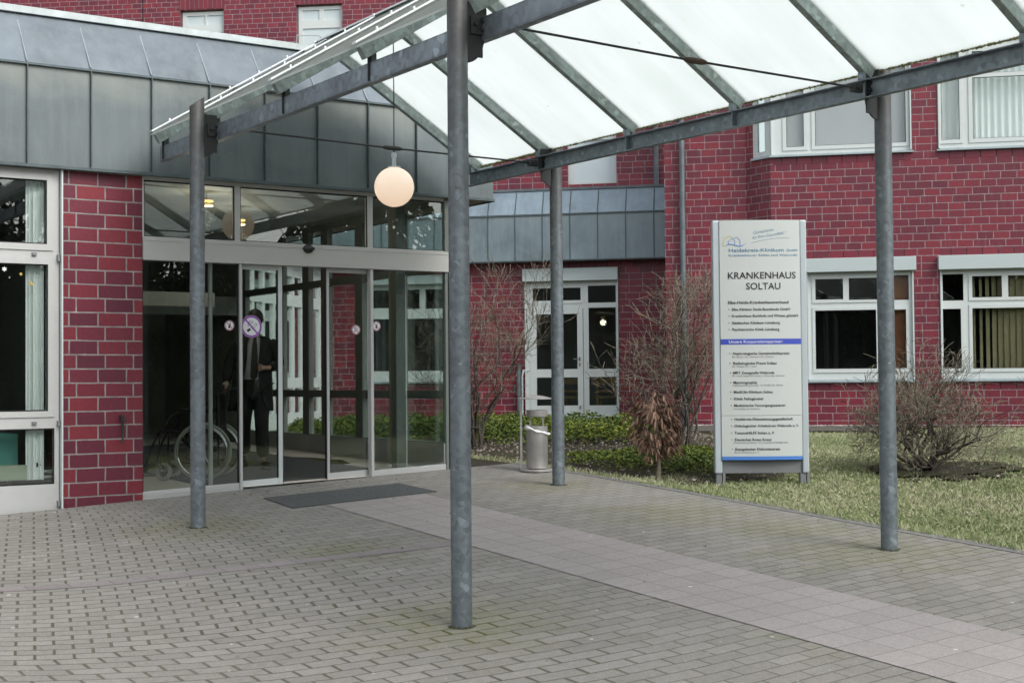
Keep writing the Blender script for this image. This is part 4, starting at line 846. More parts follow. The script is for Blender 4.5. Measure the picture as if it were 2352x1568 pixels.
ribbon([(256,356),(256,325),(292,292),(324,322),(324,372)], .0045, M['blue2']); ribbon([(316,296),(346,280),(382,318),(382,378)], .0045, M['blue2'])
ribbon([(212,380),(250,358),(290,360),(330,374),(380,383),(420,370),(446,346)], [.003,.006,.007,.007,.008,.005,.002], M['blue2'])
ribbon([(505,349),(600,325),(700,306),(800,295),(940,292)], .0022, M['tealink'], 'underline')

# ============================================================ LITTER BIN
bx_, by_ = 8.55, 12.23; gb = ground_z(bx_, by_)
bn = thing('litter_bin', 'round stainless steel litter bin with ashtray ring and white bag behind the far canopy post', 'bin', (bx_, by_, gb), -.593)
b = MB(); b.lathe([(0,0),(.187,0),(.187,.016),(.18,.02),(0,.02)], n=40); b.build('base_plate', M['steel'], bn, smooth=40)
b = MB(); b.lathe([(0,.03),(.110,.03),(.113,.04),(.113,.475),(.105,.475),(.105,.46),(0,.44)], n=40); b.build('bin_body', M['steel'], bn, smooth=40)
for s in (-1, 1): b = MB(); b.box(s*.168-.013, s*.168+.013, -.014, .014, .02, .775); b.build('upright', M['steel'], bn, bevel=.003)
b = MB(); b.lathe([(0,.79),(.05,.785),(.11,.775),(.165,.758),(.165,.764),(.11,.782),(.05,.795),(0,.80)], n=40); b.box(-.20,.20,-.006,.006,.768,.774); b.build('rain_cover', M['steel'], bn, smooth=40)
b = MB(); b.lathe([(0,.575),(.112,.575),(.112,.64),(.104,.644),(.104,.60),(0,.60)], n=40); b.build('ashtray', M['steel'], bn, smooth=40)
b = MB()
for a in (40, 130, 220, 310): b.tube([(.095*math.cos(R(a)), .095*math.sin(R(a)), .46), (.095*math.cos(R(a)), .095*math.sin(R(a)), .58)], .006, 6)
b.build('strut', M['steel'], bn)
b = MB(); pts = []
for k in range(25):
    a = 2*math.pi*k/24; pts.append(((.117+.012*math.cos(3*a))*math.cos(a), .119*math.sin(a), .425-.035*math.cos(a)+.006*math.sin(5*a)))
b.tube(pts, [.013+.006*math.sin(4.3*i)+(.012 if 11 <= i <= 14 else 0) for i in range(25)], 8, caps=False); b.build('bin_bag', M['bag'], bn, smooth=70)
# mats
def flatmat(name, label, cat, q, zf, mat, th=.012):
    b = MB(); lo = [(x, y, zf(x,y)+.003) for x, y in q]; hi = [(x, y, zf(x,y)+.003+th) for x, y in q]
    b.add(lo+hi, [(3,2,1,0),(4,5,6,7),(0,1,5,4),(1,2,6,5),(2,3,7,6),(3,0,4,7)]); return tag(b.build(name, mat, bevel=.003), label, cat)
flatmat('door_mat', 'dark ribbed mat sunk in the paving outside the sliding door', 'mat', [(5.43,11.62),(6.95,11.62),(6.93,12.33),(5.47,12.33)], ground_z, M['mat'], .006)
flatmat('lobby_mat', 'large dark mat on the lobby floor inside the doors', 'mat', [(5.3,13.2),(7.35,13.2),(7.35,19),(5.3,19)], floor_z, M['mat'], .008)

# ============================================================ WHEELCHAIR
fx, fy = 5.50, 13.92
wc = thing('wheelchair', 'folding wheelchair with grey tyres parked behind the left glass pane', 'wheelchair', (fx, fy, floor_z(fx, fy)), -.593)
def wheel(parent, c, R_, tr, name='wheel', spokes=28, hub=.03, rim=True):
    b = MB(); n = 64; pts = [(c[0]+R_*math.cos(2*math.pi*k/n), c[1], c[2]+R_*math.sin(2*math.pi*k/n)) for k in range(n+1)]
    b.tube(pts, tr, 10, caps=False); o = b.build(name, M['tyre'], parent, smooth=70)
    if rim:
        b = MB(); b.tube([(c[0]+(R_-tr*1.1)*math.cos(2*math.pi*k/n), c[1], c[2]+(R_-tr*1.1)*math.sin(2*math.pi*k/n)) for k in range(n+1)], tr*.55, 8, caps=False)
        b.tube([(c[0]+(R_-.028)*math.cos(2*math.pi*k/n), c[1]-.035, c[2]+(R_-.028)*math.sin(2*math.pi*k/n)) for k in range(n+1)], .008, 8, caps=False); b.build('rim', M['chrome'], o, smooth=70)
        b = MB()
        for k in range(spokes):
            a = 2*math.pi*k/spokes; a2 = a+(.35 if k % 2 else -.35); b.tube([(c[0]+hub*.7*math.cos(a2), c[1]+(.02 if k%4<2 else -.02), c[2]+hub*.7*math.sin(a2)), (c[0]+(R_-.02)*math.cos(a), c[1], c[2]+(R_-.02)*math.sin(a))], .0016, 4)
        b.build('spokes', M['chrome'], o)
    b = MB(); b.tube([(c[0], c[1]-.035, c[2]), (c[0], c[1]+.035, c[2])], hub, 16); b.build('hub', M['black'], o, smooth=40); return o
wheel(wc, (0,0,.30), .285, .018); wheel(wc, (0.02,.50,.30), .285, .018)
for y in (.05, .45): 
    b = MB(); c = (-.42, y, .095); n = 32; b.tube([(c[0]+.068*math.cos(2*math.pi*k/n), y, c[2]+.068*math.sin(2*math.pi*k/n)) for k in range(n+1)], .026, 10, caps=False); o = b.build('caster', M['tyre'], wc, smooth=70)
    b = MB(); b.tube([(c[0], y-.02, c[2]), (c[0], y+.02, c[2])], .05, 16); b.tube([(c[0], y-.035, c[2]), (c[0]-.04, y-.035, .20), (c[0]-.05, y-.0, .25)], .012, 8); b.build('caster_fork', M['black'], o, smooth=40)
b = MB()
for y in (.06, .44):
    b.tube([(-.47,y,.24),(-.46,y,.52),(-.05,y,.50),(.15,y,.49)], .011, 8); b.tube([(-.44,y,.30),(-.2,y,.18),(.15,y,.19)], .011, 8); b.tube([(.15,y,.15),(.15,y,.92),(.26,y,.95)], .011, 8)
    b.tube([(-.43,y,.50),(-.36,y,.66),(-.28,y,.705),(.12,y,.71)], .012, 8); b.tube([(-.47,y,.50),(-.54,y,.36),(-.60,y,.16)], .011, 8); b.tube([(-.60,y,.16),(-.70,y,.14)], .02, 6)
b.tube([(-.3,.06,.5),(-.1,.44,.18)], .010, 8); b.tube([(-.3,.44,.5),(-.1,.06,.18)], .010, 8); b.build('frame', M['chair_frame'], wc, smooth=50)
b = MB(); b.box(-.40,.13,.07,.43,.49,.52); b.build('seat', M['black'], wc, bevel=.01); b = MB(); b.box(.12,.15,.07,.43,.52,.90); b.build('backrest', M['black'], wc, bevel=.01)
for y in (.06,.44): b = MB(); b.box(-.26,.08,y-.025,y+.025,.71,.745); b.build('armrest', M['black'], wc, bevel=.01)

# ============================================================ PERSON
pxo, pyo = 6.40, 14.62; fz = floor_z(pxo, pyo)+.008
PM = thing('person', 'person in a black coat, white shirt and dark tie walking out behind the purple sticker', 'person', (pxo, pyo, fz), -.50)
import bmesh
def skin(name, verts, edges, radii, mat, parent, sub=2, root=0):
    me = bpy.data.meshes.new(name); bm = bmesh.new(); lay = bm.verts.layers.skin.verify()
    vs = []
    for i, (p, r_) in enumerate(zip(verts, radii)):
        v = bm.verts.new(p); v[lay].radius = r_ if isinstance(r_, tuple) else (r_, r_); v[lay].use_root = (i == root); vs.append(v)
    for a, b_ in edges: bm.edges.new((vs[a], vs[b_]))
    bm.to_mesh(me); bm.free(); o = bpy.data.objects.new(name, me); col.objects.link(o); o.parent = parent; me.materials.append(mat)
    m = o.modifiers.new('skin', 'SKIN'); m.use_smooth_shade = True; m2 = o.modifiers.new('subsurf', 'SUBSURF'); m2.levels = sub; m2.render_levels = sub; return o
V = [(-.02,0,.95),(-.02,0,1.12),(-.01,0,1.32),(0,0,1.43),(0,-.01,1.50),(0,-.02,1.57),(0,-.03,1.66),(0,-.02,1.74),   # 0-7 trunk, neck, head
     (-.19,0,1.41),(-.29,.03,1.16),(-.325,-.03,.94),                     # 8-10 arm on the picture's left
     (.18,0,1.41),(.265,.03,1.15),(.13,-.19,1.12),                       # 11-13 bent arm
     (-.11,.02,.90),(-.14,.06,.50),(-.15,.25,.15),(-.15,.25,.12),        # 14-17 trailing leg
     (.06,0,.90),(.07,-.07,.49),(.08,-.03,.12),(.085,-.035,.09)]          # 18-21 leading leg
E_ = [(0,1),(1,2),(2,3),(3,4),(4,5),(5,6),(6,7),(3,8),(8,9),(9,10),(3,11),(11,12),(12,13),(0,14),(14,15),(15,16),(16,17),(0,18),(18,19),(19,20),(20,21)]
Rr = [.09,.085,.10,.06,.050,.055,.082,.060,.036,.032,.026,.036,.032,.026,.06,.045,.032,.03,.06,.045,.032,.03]
# fingers continue the same surface
def hand(base, dirs, curl, side):
    global V, E_, Rr
    p = Vector(V[base]); d = Vector(dirs).normalized(); up = Vector(side); cr = d.cross(up).normalized()
    k = len(V); V.append(tuple(p+d*.055)); Rr.append((.026,.016)); E_.append((base, k))
    for j, (off, ln) in enumerate(((-.024,.066),(-.008,.076),(.008,.072),(.022,.056))):
        q = Vector(V[k])+up*off+d*.028; i0 = len(V); V.append(tuple(q)); Rr.append(.0085); E_.append((k, i0))
        a = 0; 
        for s in range(3):
            a += curl*(1+.1*j); q = q+(d*math.cos(a)+cr*math.sin(a))*ln/3; V.append(tuple(q)); Rr.append(.0078-.0008*s); E_.append((len(V)-2, len(V)-1))
    q = Vector(V[k])-up*.024; i0 = len(V); V.append(tuple(q)); Rr.append(.011); E_.append((k, i0))
    for s in range(2): q = q+(d*.75-up*.45+cr*.5).normalized()*.028; V.append(tuple(q)); Rr.append(.0095); E_.append((len(V)-2, len(V)-1))
hand(10, (-.02,-.12,-1), .35, (0,-1,0)); hand(13, (-.55,-.6,.15), .95, (0,0,1))
skin('body', V, E_, Rr, M['skin'], PM)
skin('trousers', [(-.02,0,.97),(-.10,.02,.88),(-.14,.06,.50),(-.15,.25,.16),(.06,0,.88),(.07,-.07,.49),(.08,-.03,.12)], [(0,1),(1,2),(2,3),(0,4),(4,5),(5,6)], [.155,.112,.082,.074,.112,.082,.078], M['cloth'], PM)
def ring(cx_, cy_, z, rx, ry, n=28, gap=0, open_front=False): return [(cx_+rx*math.cos(2*math.pi*k/n), cy_+ry*math.sin(2*math.pi*k/n), z) for k in range(n)]
# open coat: lofted shell with a front opening
def coat_shell():
    b = MB(); prof = [(1.475,.00,.075,.075,.45),(1.45,0,.15,.095,.42),(1.40,-.005,.205,.115,.34),(1.25,-.02,.205,.135,.30),(1.08,-.03,.195,.135,.34),(.95,-.04,.215,.15,.42),(.80,-.05,.23,.16,.6),(.64,-.06,.245,.17,.85)]
    rings = []
    for z, x, rx, ry, gap in prof:
        rg = []
        for k in range(33):
            a = -math.pi/2+gap+(2*math.pi-2*gap)*k/32; rg.append((x+rx*math.cos(a)+.006*math.sin(a*9+z*20), ry*math.sin(a), z))
        rings.append(rg)
    v = [p for r_ in rings for p in r_]; f = [(i*33+k, i*33+k+1, (i+1)*33+k+1, (i+1)*33+k) for i in range(len(prof)-1) for k in range(32)]
    b.add(v, f); o = b.build('coat', M['cloth'], PM, smooth=80); m = o.modifiers.new('thick', 'SOLIDIFY'); m.thickness = .012; m2 = o.modifiers.new('s', 'SUBSURF'); m2.levels = 1; m2.render_levels = 1; return o
ct = coat_shell()
skin('sleeve', [(-.15,0,1.41),(-.20,.0,1.38),(-.295,.03,1.16),(-.325,-.02,.96)], [(0,1),(1,2),(2,3)], [.08,.085,.066,.052], M['cloth'], ct)
skin('sleeve', [(.14,0,1.41),(.19,.0,1.38),(.27,.03,1.15),(.165,-.15,1.125)], [(0,1),(1,2),(2,3)], [.08,.085,.066,.052], M['cloth'], ct)
b = MB(); b.tube([(-.326,-.02,.955),(-.328,-.025,.935)], .040, 16); b.build('cuff', M['shirt'], PM, smooth=40)
b = MB(); b.loft([ring(0,-.004,z,rx,ry) for z,rx,ry in ((1.50,.062,.062),(1.44,.10,.085),(1.38,.16,.108),(1.25,.165,.127),(1.08,.160,.130),(.95,.158,.132))]); b.build('shirt', M['shirt'], PM, smooth=70)
b = MB(); b.loft([[(x+sx_*w_, y, z) for sx_, y in ((-1,yy),(1,yy),(1,yy+.012),(-1,yy+.012))] for x, yy, z, w_ in ((.0,-.085,1.475,.020),(.0,-.098,1.45,.016),(.0,-.125,1.38,.026),(.0,-.140,1.25,.034),(-.005,-.140,1.08,.040),(-.01,-.138,1.02,.038),(-.01,-.138,.99,.006))]); b.build('tie', M['tie'], PM, smooth=40)
b = MB(); b.loft([ring(-.01,-.004,z,rx,ry) for z,rx,ry in ((.80,.155,.13),(.90,.168,.142),(.955,.166,.140),(.995,.163,.136))]); b.box(-.03,.01,-.150,-.138,.958,.992); b.build('belt', M['shoe'], PM, smooth=50)
b = MB(); b.sphere((0,-.005,1.685), .098, 24, 14, .90, 1.05, 1.02); o = b.build('hair', M['hair'], PM, smooth=80)
b = MB()
for s in (-1, 1): b.sphere((s*.032,-.112,1.668), .011, 10, 6)
b.build('eye', M['shoe'], PM, smooth=80); b = MB(); b.loft([ring(0,-.108,1.68,.008,.006,8), ring(0,-.122,1.645,.014,.014,8), ring(0,-.105,1.632,.012,.008,8)]); b.box(-.022,.022,-.112,-.10,1.607,1.613); [b.sphere((s*.088,-.01,1.655), .022, 10, 8, .4, .8, 1.2) for s in (-1,1)]; b.build('face', M['skin'], PM, smooth=70)
for c, a in (((.115,-.095,.018), .55), ((-.155,.20,.06), .1)):
    b = MB(); b.M = Matrix.Translation(c) @ Matrix.Rotation(a, 4, 'Z') @ Matrix.Rotation(0 if c[0] > 0 else -.5, 4, 'X')
    b.loft([ring(0,0,z,rx,ry,20) for z,rx,ry in ((-.02,.045,.13),(0,.048,.135),(.02,.046,.128),(.05,.040,.10),(.075,.034,.055))]); b.build('shoe', M['shoe'], PM, smooth=60)

# ============================================================ SMALL THINGS INSIDE
for (x, y, z), lb in (((5.48,13.75,3.25), 'glowing warm ring lamp under the lobby ceiling nearest the brick pillar'), ((6.25,14.72,3.19), 'glowing warm ring lamp under the lobby ceiling, seen through the middle pane')):
    lp = thing('ceiling_lamp', lb, 'lamp', (x, y, z), 0, 'warm ring lamps under the lobby ceiling')
    b = MB(); [b.lathe([(0,dz),(.068,dz),(.072,dz+.008),(.068,dz+.016),(0,dz+.016)], n=24) for dz in (0, .045)]; b.build('glow_ring', M['lampglow'], lp, smooth=40)
    pl = bpy.data.lights.new('lamp_light', 'POINT'); pl.energy = 4.5; pl.color = (1, .87, .7); pl.shadow_soft_size = .09; plo = bpy.data.objects.new('lamp_light', pl); col.objects.link(plo); plo.parent = lp; plo.location = (0, 0, -.12)
    b = MB(); b.tube([(0,0,0),(0,0,3.4-z)], .012, 8); b.build('stem', M['chrome'], lp)
b = MB(); n = 26; v = []
for i in range(n+1):
    u = 3.50+.17*i/n; yy = 13.16+.018*math.sin(i*1.25)+.01*math.sin(i*.5); v += [(u+.0, yy, .56), (u-.0, yy, 3.33)]
b.add(v, [(2*i, 2*i+2, 2*i+3, 2*i+1) for i in range(n)]); tag(b.build('curtain', M['curtain'], smooth=80), 'white curtain gathered at the right side of the left window', 'curtain')
tt_ = thing('side_table', 'small table covered with a teal cloth behind the lower left pane', 'table', (3.25, 13.75, .2)); b = MB(); b.box(-.3,.22,-.3,.3,.74,.77); b.build('tabletop', M['wood'], tt_)
for x in (-.27,.19):
    for y in (-.26,.26): b = MB(); b.box(x-.02,x+.02,y-.02,y+.02,0,.74); b.build('leg', M['wood'], tt_)
b = MB(); v = []
n = 20
for i in range(n+1):
    a = i/n; x = 3.00+.50*a; v += [(x, 13.42-.01*math.sin(a*22), .72-.10*abs(math.sin(a*2.2+.5))-.12*(a if a>.6 else .3)), (x, 13.43, .975), (x, 14.06, .975)]
b.add(v, [f for i in range(n) for f in ((3*i,3*i+3,3*i+4,3*i+1),(3*i+1,3*i+4,3*i+5,3*i+2))]); tag(b.build('tablecloth', M['teal'], smooth=60), 'teal cloth hanging over the small table in the left room', 'cloth')
rd = thing('radiator', 'cream panel radiator with pipes low behind the left window', 'radiator', (3.2, 13.2, 0)); b = MB(); b.box(-.9,.33,-.03,.05,.56,.70); b.build('panel', M['radiator'], rd, bevel=.006)
b = MB(); b.tube([(.33,0,.68),(.42,0,.685),(.45,0,.63),(.62,0,.635)], .012, 8); b.tube([(.33,0,.575),(.62,0,.58)], .012, 8); b.build('pipe', M['frame_w'], rd, smooth=50); b = MB(); b.sphere((.42,-.01,.695),.03,12,8,1.4,1,.8); b.build('valve', M['rust'], rd, smooth=60)
def chair(x, y, z, rot, label):
    t_ = thing('wooden_chair', label, 'chair', (x, y, z), rot, 'light wooden chairs indoors')
    for a in (-.2,.2):
        for c in (-.2,.2): b = MB(); b.box(a-.02,a+.02,c-.02,c+.02,0,.45 if c > 0 else .85); b.build('leg', M['wood'], t_)
    b = MB(); b.box(-.22,.22,-.22,.22,.43,.47); b.build('seat', M['wood'], t_); b = MB(); b.box(-.2,.2,-.215,-.19,.72,.84); b.box(-.2,.2,-.215,-.19,.55,.6); b.build('backrest', M['wood'], t_)
def inlow(u, v): return (LOW[0]+T[0]*u+INTO[0]*v, LOW[1]+T[1]*u+INTO[1]*v)
chair(*inlow(-2.0,.75), .6, ROT, 'light wooden chair behind the lower pane of the garden door'); chair(*inlow(-1.3,.8), .6, ROT, 'light wooden chair behind the narrow pane beside the garden door')

# ============================================================ PLANTS
def grow(out, p, d, length, r_, depth, rng, bend=.35, kids=(2,4), up=.15, shrink=.62, tip=None):
    n = max(2, int(length/.06)); pts = [p.copy()]; rs = [r_]; q = p.copy(); dd = d.copy(); seg = length/n
    for i in range(n):
        dd = (dd+Vector((rng.uniform(-1,1), rng.uniform(-1,1), rng.uniform(-1,1)))*bend*.5+Vector((0,0,up*.3))).normalized(); q = q+dd*seg; pts.append(q.copy()); rs.append(max(.0026, r_*(1-.55*(i+1)/n)))
    out.append((pts, rs, depth))
    if depth <= 0:
        if tip is not None: tip.append((q, dd))
        return
    for k in range(rng.randint(*kids)):
        i = rng.randint(max(1, n//3), n); base = pts[i]; t_ = (pts[i]-pts[i-1]).normalized(); s = Vector((rng.uniform(-1,1), rng.uniform(-1,1), rng.uniform(-.6,1))).normalized()
        nd = (t_*.65+s*.75).normalized(); grow(out, base, nd, length*shrink*rng.uniform(.7,1.25), rs[i]*.62, depth-1, rng, bend, kids, up, shrink, tip)
def shrub(name, label, cat, loc, stems, h, spread, depth, seed, r0=.022, kids=(3,5), bend=.45, up=.25, shrink=.6, group=None, shape=None, lean=(0,0)):
    rng = random.Random(seed); gz_ = ground_z(loc[0], loc[1])-.02; o = thing(name, label, cat, (loc[0], loc[1], gz_), 0, group); out = []; tips = []
    for i in range(stems):
        a = 2*math.pi*(i+rng.random()*.6)/stems; t_ = rng.uniform(.15,1)*spread
        d = Vector((math.cos(a)*t_+lean[0], math.sin(a)*t_+lean[1], 1)).normalized()
        grow(out, Vector((math.cos(a)*.05, math.sin(a)*.05, 0)), d, h*rng.uniform(.45,.7), r0*rng.uniform(.6,1.1), depth, rng, bend, kids, up, shrink, tips)
    bt, bw = MB(), MB()
    for pts, rs, dp in out:
        if shape and pts[-1].z > 0 and not shape(pts[len(pts)//2]): continue
        if pts[-1].z < .03: continue
        (bt if dp >= depth-1 else bw).tube(pts, rs, 5 if dp >= depth-1 else 3, caps=False)
    bt.build('stem', M['bark'], o, smooth=80, uvs=False); bw.build('twig', M['twig'], o, uvs=False); return o, tips
shrub('bare_bush', 'tall bare bush with upright twigs beside the glass porch', 'bush', (9.72, 15.25), 11, 2.2, .55, 4, 11, .020, (3,4), .6, .36, .62, group='bare winter bushes in the beds', shape=lambda p: p.z < 2.35)
shrub('bare_bush', 'wide bare bush with dark buds in front of the downpipe', 'bush', (11.25, 13.0), 11, 2.05, .66, 4, 23, .022, (3,4), .65, .28, .64, group='bare winter bushes in the beds', shape=lambda p: p.z < 2.15)
shrub('bare_bush', 'rounded gnarly bare bush on the lawn right of the sign', 'bush', (11.75, 9.75), 14, 1.25, 1.0, 4, 37, .026, (3,5), .8, .13, .67, group='bare winter bushes in the beds', shape=lambda p: ((p.x/1.0)**2+(p.y/1.0)**2+((p.z-.55)/.82)**2) < 1 or p.z < .3)
shrub('bare_bush', 'bare bush cut off by the right edge of the view', 'bush', (14.6, 9.4), 13, 1.7, .9, 4, 41, .022, (3,5), .75, .15, .62, group='bare winter bushes in the beds', shape=lambda p: ((p.x/1.15)**2+(p.y/1.15)**2+((p.z-.8)/1.1)**2) < 1 or p.z < .3)
# black seed heads caught in the wide bush are clumps on its twigs
# wilted shrub: one thin stem and a drooping head of brown leaves
sx_, sy_ = 9.22, 11.05; sg = ground_z(sx_, sy_)
ws = thing('wilted_shrub', 'small standard shrub with drooping brown dead leaves beside the sign', 'shrub', (sx_, sy_, sg-.02))
b = MB(); b.tube([(0,0,0),(.015,.0,.15),(.0,.01,.32),(-.03,0,.5),(-.06,0,.75)], [.027,.021,.019,.016,.01], 8)
for k in range(26):
    a = k*2.4; l_ = random.uniform(.10,.20); z0 = random.uniform(.38,.72); b.tube([(-.03,0,z0),(-.03+l_*.6*math.cos(a),l_*.6*math.sin(a),z0+.08),(-.03+l_*math.cos(a),l_*math.sin(a),z0+.05)], [.006,.005,.003], 4)
b.build('trunk', M['bark_light'], ws, smooth=70); b = MB(); rng = random.Random(5)
clumps = [(rng.uniform(0,6.28), rng.uniform(.33,.76), rng.uniform(.06,.22)) for _ in range(40)]
def leafquad(b, p, d, ln, wd, rng, droop=.4):
    d = d.normalized(); s = d.cross(Vector((rng.uniform(-1,1), rng.uniform(-1,1), rng.uniform(-1,1)))).normalized()*wd/2; m_ = p+d*ln*.5; e_ = p+d*ln+Vector((0,0,-droop*ln)); up_ = s.cross(d).normalized()*wd*.25
    b.add([p, m_+s+up_, e_, m_-s+up_, m_], [(0,1,4),(1,2,4),(2,3,4),(3,0,4)])
for k in range(680):
    a, zc, rr = rng.choice(clumps); a += rng.gauss(0,.3); zc += rng.gauss(-.04,.06); rr = max(.03, rr+rng.gauss(0,.03))
    p = Vector((-.04+rr*math.cos(a), rr*math.sin(a), zc+.04)); leafquad(b, p, Vector((.55*math.cos(a)+rng.gauss(0,.25), .55*math.sin(a)+rng.gauss(0,.25), -1+rng.uniform(-.2,.7))), rng.uniform(.06,.13), rng.uniform(.022,.042), rng, .2)
b.build('dead_leaves', M['deadleaf'], ws, uvs=False)
# evergreen ground cover
def cover(name, label, inside, n, h, seed, bbox, big=1.0):
    rng = random.Random(seed); b = MB(); c = 0; V_ = []; F_ = []
    hills = [(rng.uniform(bbox[0],bbox[1]), rng.uniform(bbox[2],bbox[3]), rng.uniform(.5,1.0)) for _ in range(int((bbox[1]-bbox[0])*(bbox[3]-bbox[2])*7))]
    grid = {}
    for hx, hy, hv in hills: grid.setdefault((int(hx), int(hy)), []).append((hx, hy, hv))
    while c < n:
        x, y = rng.uniform(bbox[0], bbox[1]), rng.uniform(bbox[2], bbox[3]); m = inside(x, y)
        if m <= 0 or rng.random() > m: c += .15; continue
        best = .35
        for i in (-1,0,1):
            for j in (-1,0,1):
                for hx, hy, hv in grid.get((int(x)+i, int(y)+j), ()):
                    d2 = (x-hx)**2+(y-hy)**2
                    if d2 < .16: best = max(best, hv*(1-d2/.22))
        z = ground_z(x, y)+h*best*min(1, m*1.6)*rng.random()**.45
        for q in range(3):
            a = rng.uniform(0, 6.283); leafquad(b, Vector((x, y, z)), Vector((math.cos(a), math.sin(a), rng.uniform(-.2,.9))), rng.uniform(.035,.06)*big, rng.uniform(.018,.03)*big, rng, .3)
        c += 1
    return tag(b.build(name, M['leafy'], uvs=False), label, 'ground cover', kind='stuff')
def in_poly(poly):
    def f(x, y):
        c = False; n = len(poly)
        for i in range(n):
            (x1, y1), (x2, y2) = poly[i], poly[(i+1)%n]
            if (y1 > y) != (y2 > y) and x < (x2-x1)*(y-y1)/(y2-y1)+x1: c = not c
        if not c: return 0
        dm = min(abs((x2-x1)*(y1-y)-(x1-x)*(y2-y1))/math.hypot(x2-x1, y2-y1) for (x1,y1),(x2,y2) in ((poly[i], poly[(i+1)%n]) for i in range(n)))
        return min(1, dm/.45+.15)
    return f
pA = in_poly([(8.4,15.6),(8.3,18.5),(10.3,22.0),(13.6,21.6),(15.2,18.2),(14.6,16.9),(12.2,14.2),(11.2,15.0),(10.4,15.9),(9.3,15.3)])
cover('ground_cover', 'knee high evergreen ground cover with yellow green tips along the brick wing', pA, 14000, .35, 3, (8.2,15.3,14,22.1), 1.35)
pB = in_poly([(9.1,12.6),(9.6,13.2),(11.2,12.6),(11.4,11.5),(10.35,10.45),(9.75,10.55),(9.3,11.5)])
cover('ground_cover', 'low green and yellow ground cover between the paving corner and the sign', pB, 3600, .15, 9, (9.0,11.5,10.4,13.3), .9)
# leaf litter, pebbles
rng = random.Random(77); b = MB(); inb = in_poly(bed)
for k in range(5200):
    x, y = rng.uniform(8.8,15), rng.uniform(10.3,19)
    if inb(x, y) <= 0: continue
    a = rng.uniform(0, 6.283); leafquad(b, Vector((x, y, ground_z(x, y)+rng.uniform(0,.02))), Vector((math.cos(a), math.sin(a), rng.uniform(0,.5))), rng.uniform(.02,.055), rng.uniform(.012,.03), rng, .1)
for k in range(260):
    x, y = rng.uniform(8.9,16), rng.uniform(5,11); a = rng.uniform(0, 6.283); leafquad(b, Vector((x, y, ground_z(x, y)+.01)), Vector((math.cos(a), math.sin(a), .3)), rng.uniform(.03,.06), rng.uniform(.02,.04), rng, .1)
for k in range(150):
    x, y = rng.uniform(.5,8.7), rng.uniform(4.5,12.9); y = y if rng.random() < .6 else 12.9-abs(rng.gauss(0,.25)); a = rng.uniform(0, 6.283); leafquad(b, Vector((x, y, ground_z(x, y)+.006)), Vector((math.cos(a), math.sin(a), .15)), rng.uniform(.012,.035), rng.uniform(.008,.02), rng, .1)
tag(b.build('leaf_litter', M['litter'], uvs=False), 'dry brown leaves scattered over the bed and lawn', 'leaves', kind='stuff')
b = MB()
for k in range(2600):
    u = rng.uniform(-1.5, 9); dd = abs(rng.gauss(0,.12))+.02 if u > 0 else abs(rng.gauss(0,.2))+.02
    x, y = along((P1[0]+INTO[0]*(MV if u > 0 else 0), P1[1]+INTO[1]*(MV if u > 0 else 0)), u, dd); s = rng.uniform(.008,.024); z = ground_z(x, y)+.004+s*.3
    b.add([(x+s*a_, y+s*c_, z+s*.6*e_) for a_, c_, e_ in ((1,0,0),(0,1,0),(-1,.1,0),(0,-1,0),(0,0,1),(0,0,-1))], [(0,1,4),(1,2,4),(2,3,4),(3,0,4),(1,0,5),(2,1,5),(3,2,5),(0,3,5)])
tag(b.build('gravel_strip', M['pebble'], uvs=False), 'strip of pale pebbles along the foot of the brick wall', 'gravel', kind='stuff')
# lawn
rng = random.Random(99); b = MB(); vs = []; fs = []
def lawn_ok(x, y):
    if x < 8.80: return False
    if inb(x, y) > 0 and not (x < 9.6 and y < 11.2): return inb(x, y) < .3 and rng.random() < .35
    e2 = ((x-11.95)/1.05)**2+((y-9.7)/.8)**2
    if e2 < 1.3: return rng.random() < .10+.65*max(0, e2-.3)
    d = dist_wall(x, y)
    if d < .1: return False
    u = (x-P1[0])*T[0]+(y-P1[1])*T[1]
    if u < 2.6 and d < 3.0: return rng.random() < .10
    return True
cnt = 0
for k in range(310000):
    x = 8.8+11.5*rng.random()**1.5; y = rng.uniform(4.2, 16.5)
    if x*.559+y*.829 > 24 or not lawn_ok(x, y): continue
    z = ground_z(x, y)-.036 if x > 9 else ground_z(x, y)-.02
    tall = rng.random() < .04 or (x < 8.97 and rng.random() < .3); h_ = rng.uniform(.018,.042)*(1.9 if tall else 1); wd = rng.uniform(.0016,.0034)*(1+.05*(x-8)); a = rng.uniform(0, 6.283); lx, ly = rng.gauss(0,.014), rng.gauss(0,.014)
    n_ = len(vs); ca, sa = math.cos(a)*wd, math.sin(a)*wd; vs += [(x-ca, y-sa, z), (x+ca, y+sa, z), (x+lx*.5+ca*.6, y+ly*.5+sa*.6, z+h_*.65), (x+lx*1.3, y+ly*1.3, z+h_)]; fs += [(n_, n_+1, n_+2), (n_, n_+2, n_+3)]; cnt += 1
b.v = vs; b.f = fs; tag(b.build('grass', M['grass'], uvs=False), 'short patchy winter grass on the lawn right of the paving', 'grass', kind='stuff')

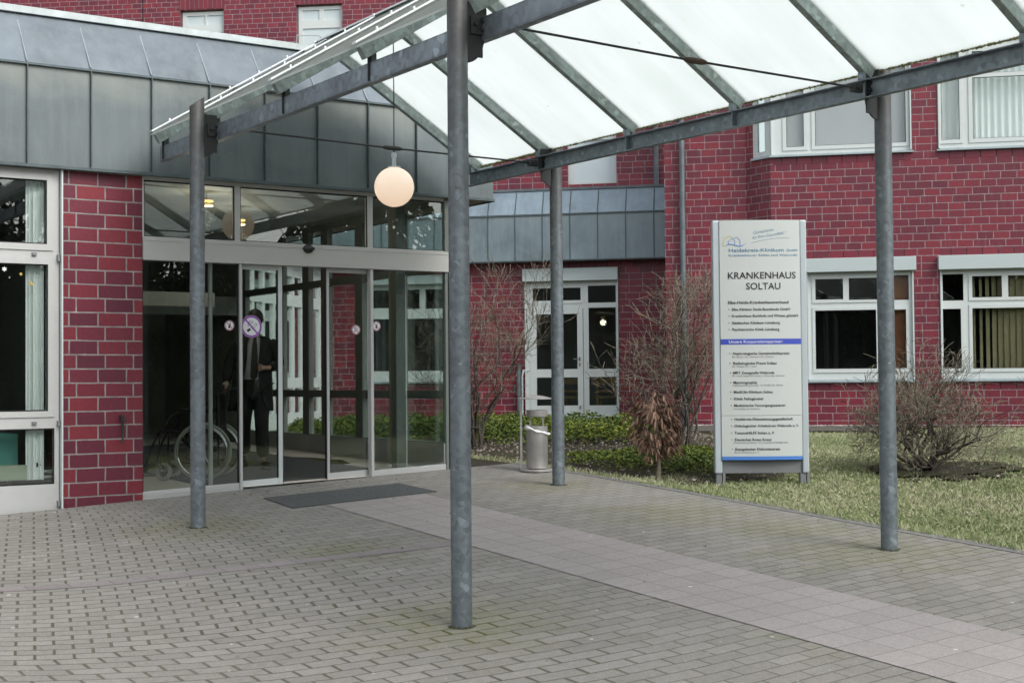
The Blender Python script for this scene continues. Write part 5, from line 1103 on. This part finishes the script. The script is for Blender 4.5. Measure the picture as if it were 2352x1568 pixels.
# woodland on the far side of the forecourt: it shades the windows and shows in their reflections
rng = random.Random(314); tr_, lv = MB(), MB()
for k in range(85):
    a = rng.uniform(R(95), R(285)); rad = rng.uniform(24, 36); x, y = rad*math.sin(a)+4, rad*math.cos(a)+2; h = rng.uniform(7, 11)
    tr_.tube([(x, y, -1.3), (x+rng.uniform(-.3,.3), y, h*.6), (x+rng.uniform(-.5,.5), y, h)], [.22, .13, .03], 6, caps=False)
    for j in range(9):
        z0 = h*rng.uniform(.25,.9); aa = rng.uniform(0,6.28); l_ = rng.uniform(1,2.6); tr_.tube([(x, y, z0), (x+l_*.6*math.cos(aa), y+l_*.6*math.sin(aa), z0+l_*.4), (x+l_*math.cos(aa), y+l_*math.sin(aa), z0+l_*.9)], [.06,.035,.01], 4, caps=False)
    ev = rng.random() < .75
    for j in range(1500 if ev else 60):
        z = h*(rng.random()**.8); rr = (1-z/h)**.7*2.9*rng.random()**.5+.2; aa = rng.uniform(0,6.28); s = rng.uniform(.12,.26); leafquad(lv, Vector((x+rr*math.cos(aa), y+rr*math.sin(aa), z-.8)), Vector((math.cos(aa), math.sin(aa), -.3)), s*1.6, s, rng, .2)
for k in range(60):  # closed dark screen behind the trees, added to darken the window reflections
    a0, a1 = R(92+196*k/60), R(92+196*(k+1)/60); ra, rb_ = 36+rng.uniform(-.6,.6), 36+rng.uniform(-.6,.6); h = rng.uniform(5.2, 7.4)
    lv.add([(ra*math.sin(a0)+4, ra*math.cos(a0)+2, -1.6), (rb_*math.sin(a1)+4, rb_*math.cos(a1)+2, -1.6), (rb_*math.sin(a1)+4, rb_*math.cos(a1)+2, h), (ra*math.sin(a0)+4, ra*math.cos(a0)+2, h+rng.uniform(-.5,.5)),
        ((ra+3)*math.sin(a0)+4, (ra+3)*math.cos(a0)+2, h-1.5), ((rb_+3)*math.sin(a1)+4, (rb_+3)*math.cos(a1)+2, h-1.5)], [(0,1,2,3),(3,2,5,4)])
wd_ = tag(tr_.build('woodland', M['bark'], uvs=False), 'dark trees and an added dark screen across the forecourt mirrored in the windows', 'trees', kind='stuff'); lv.build('foliage_and_screen', M['conifer'], wd_, uvs=False)
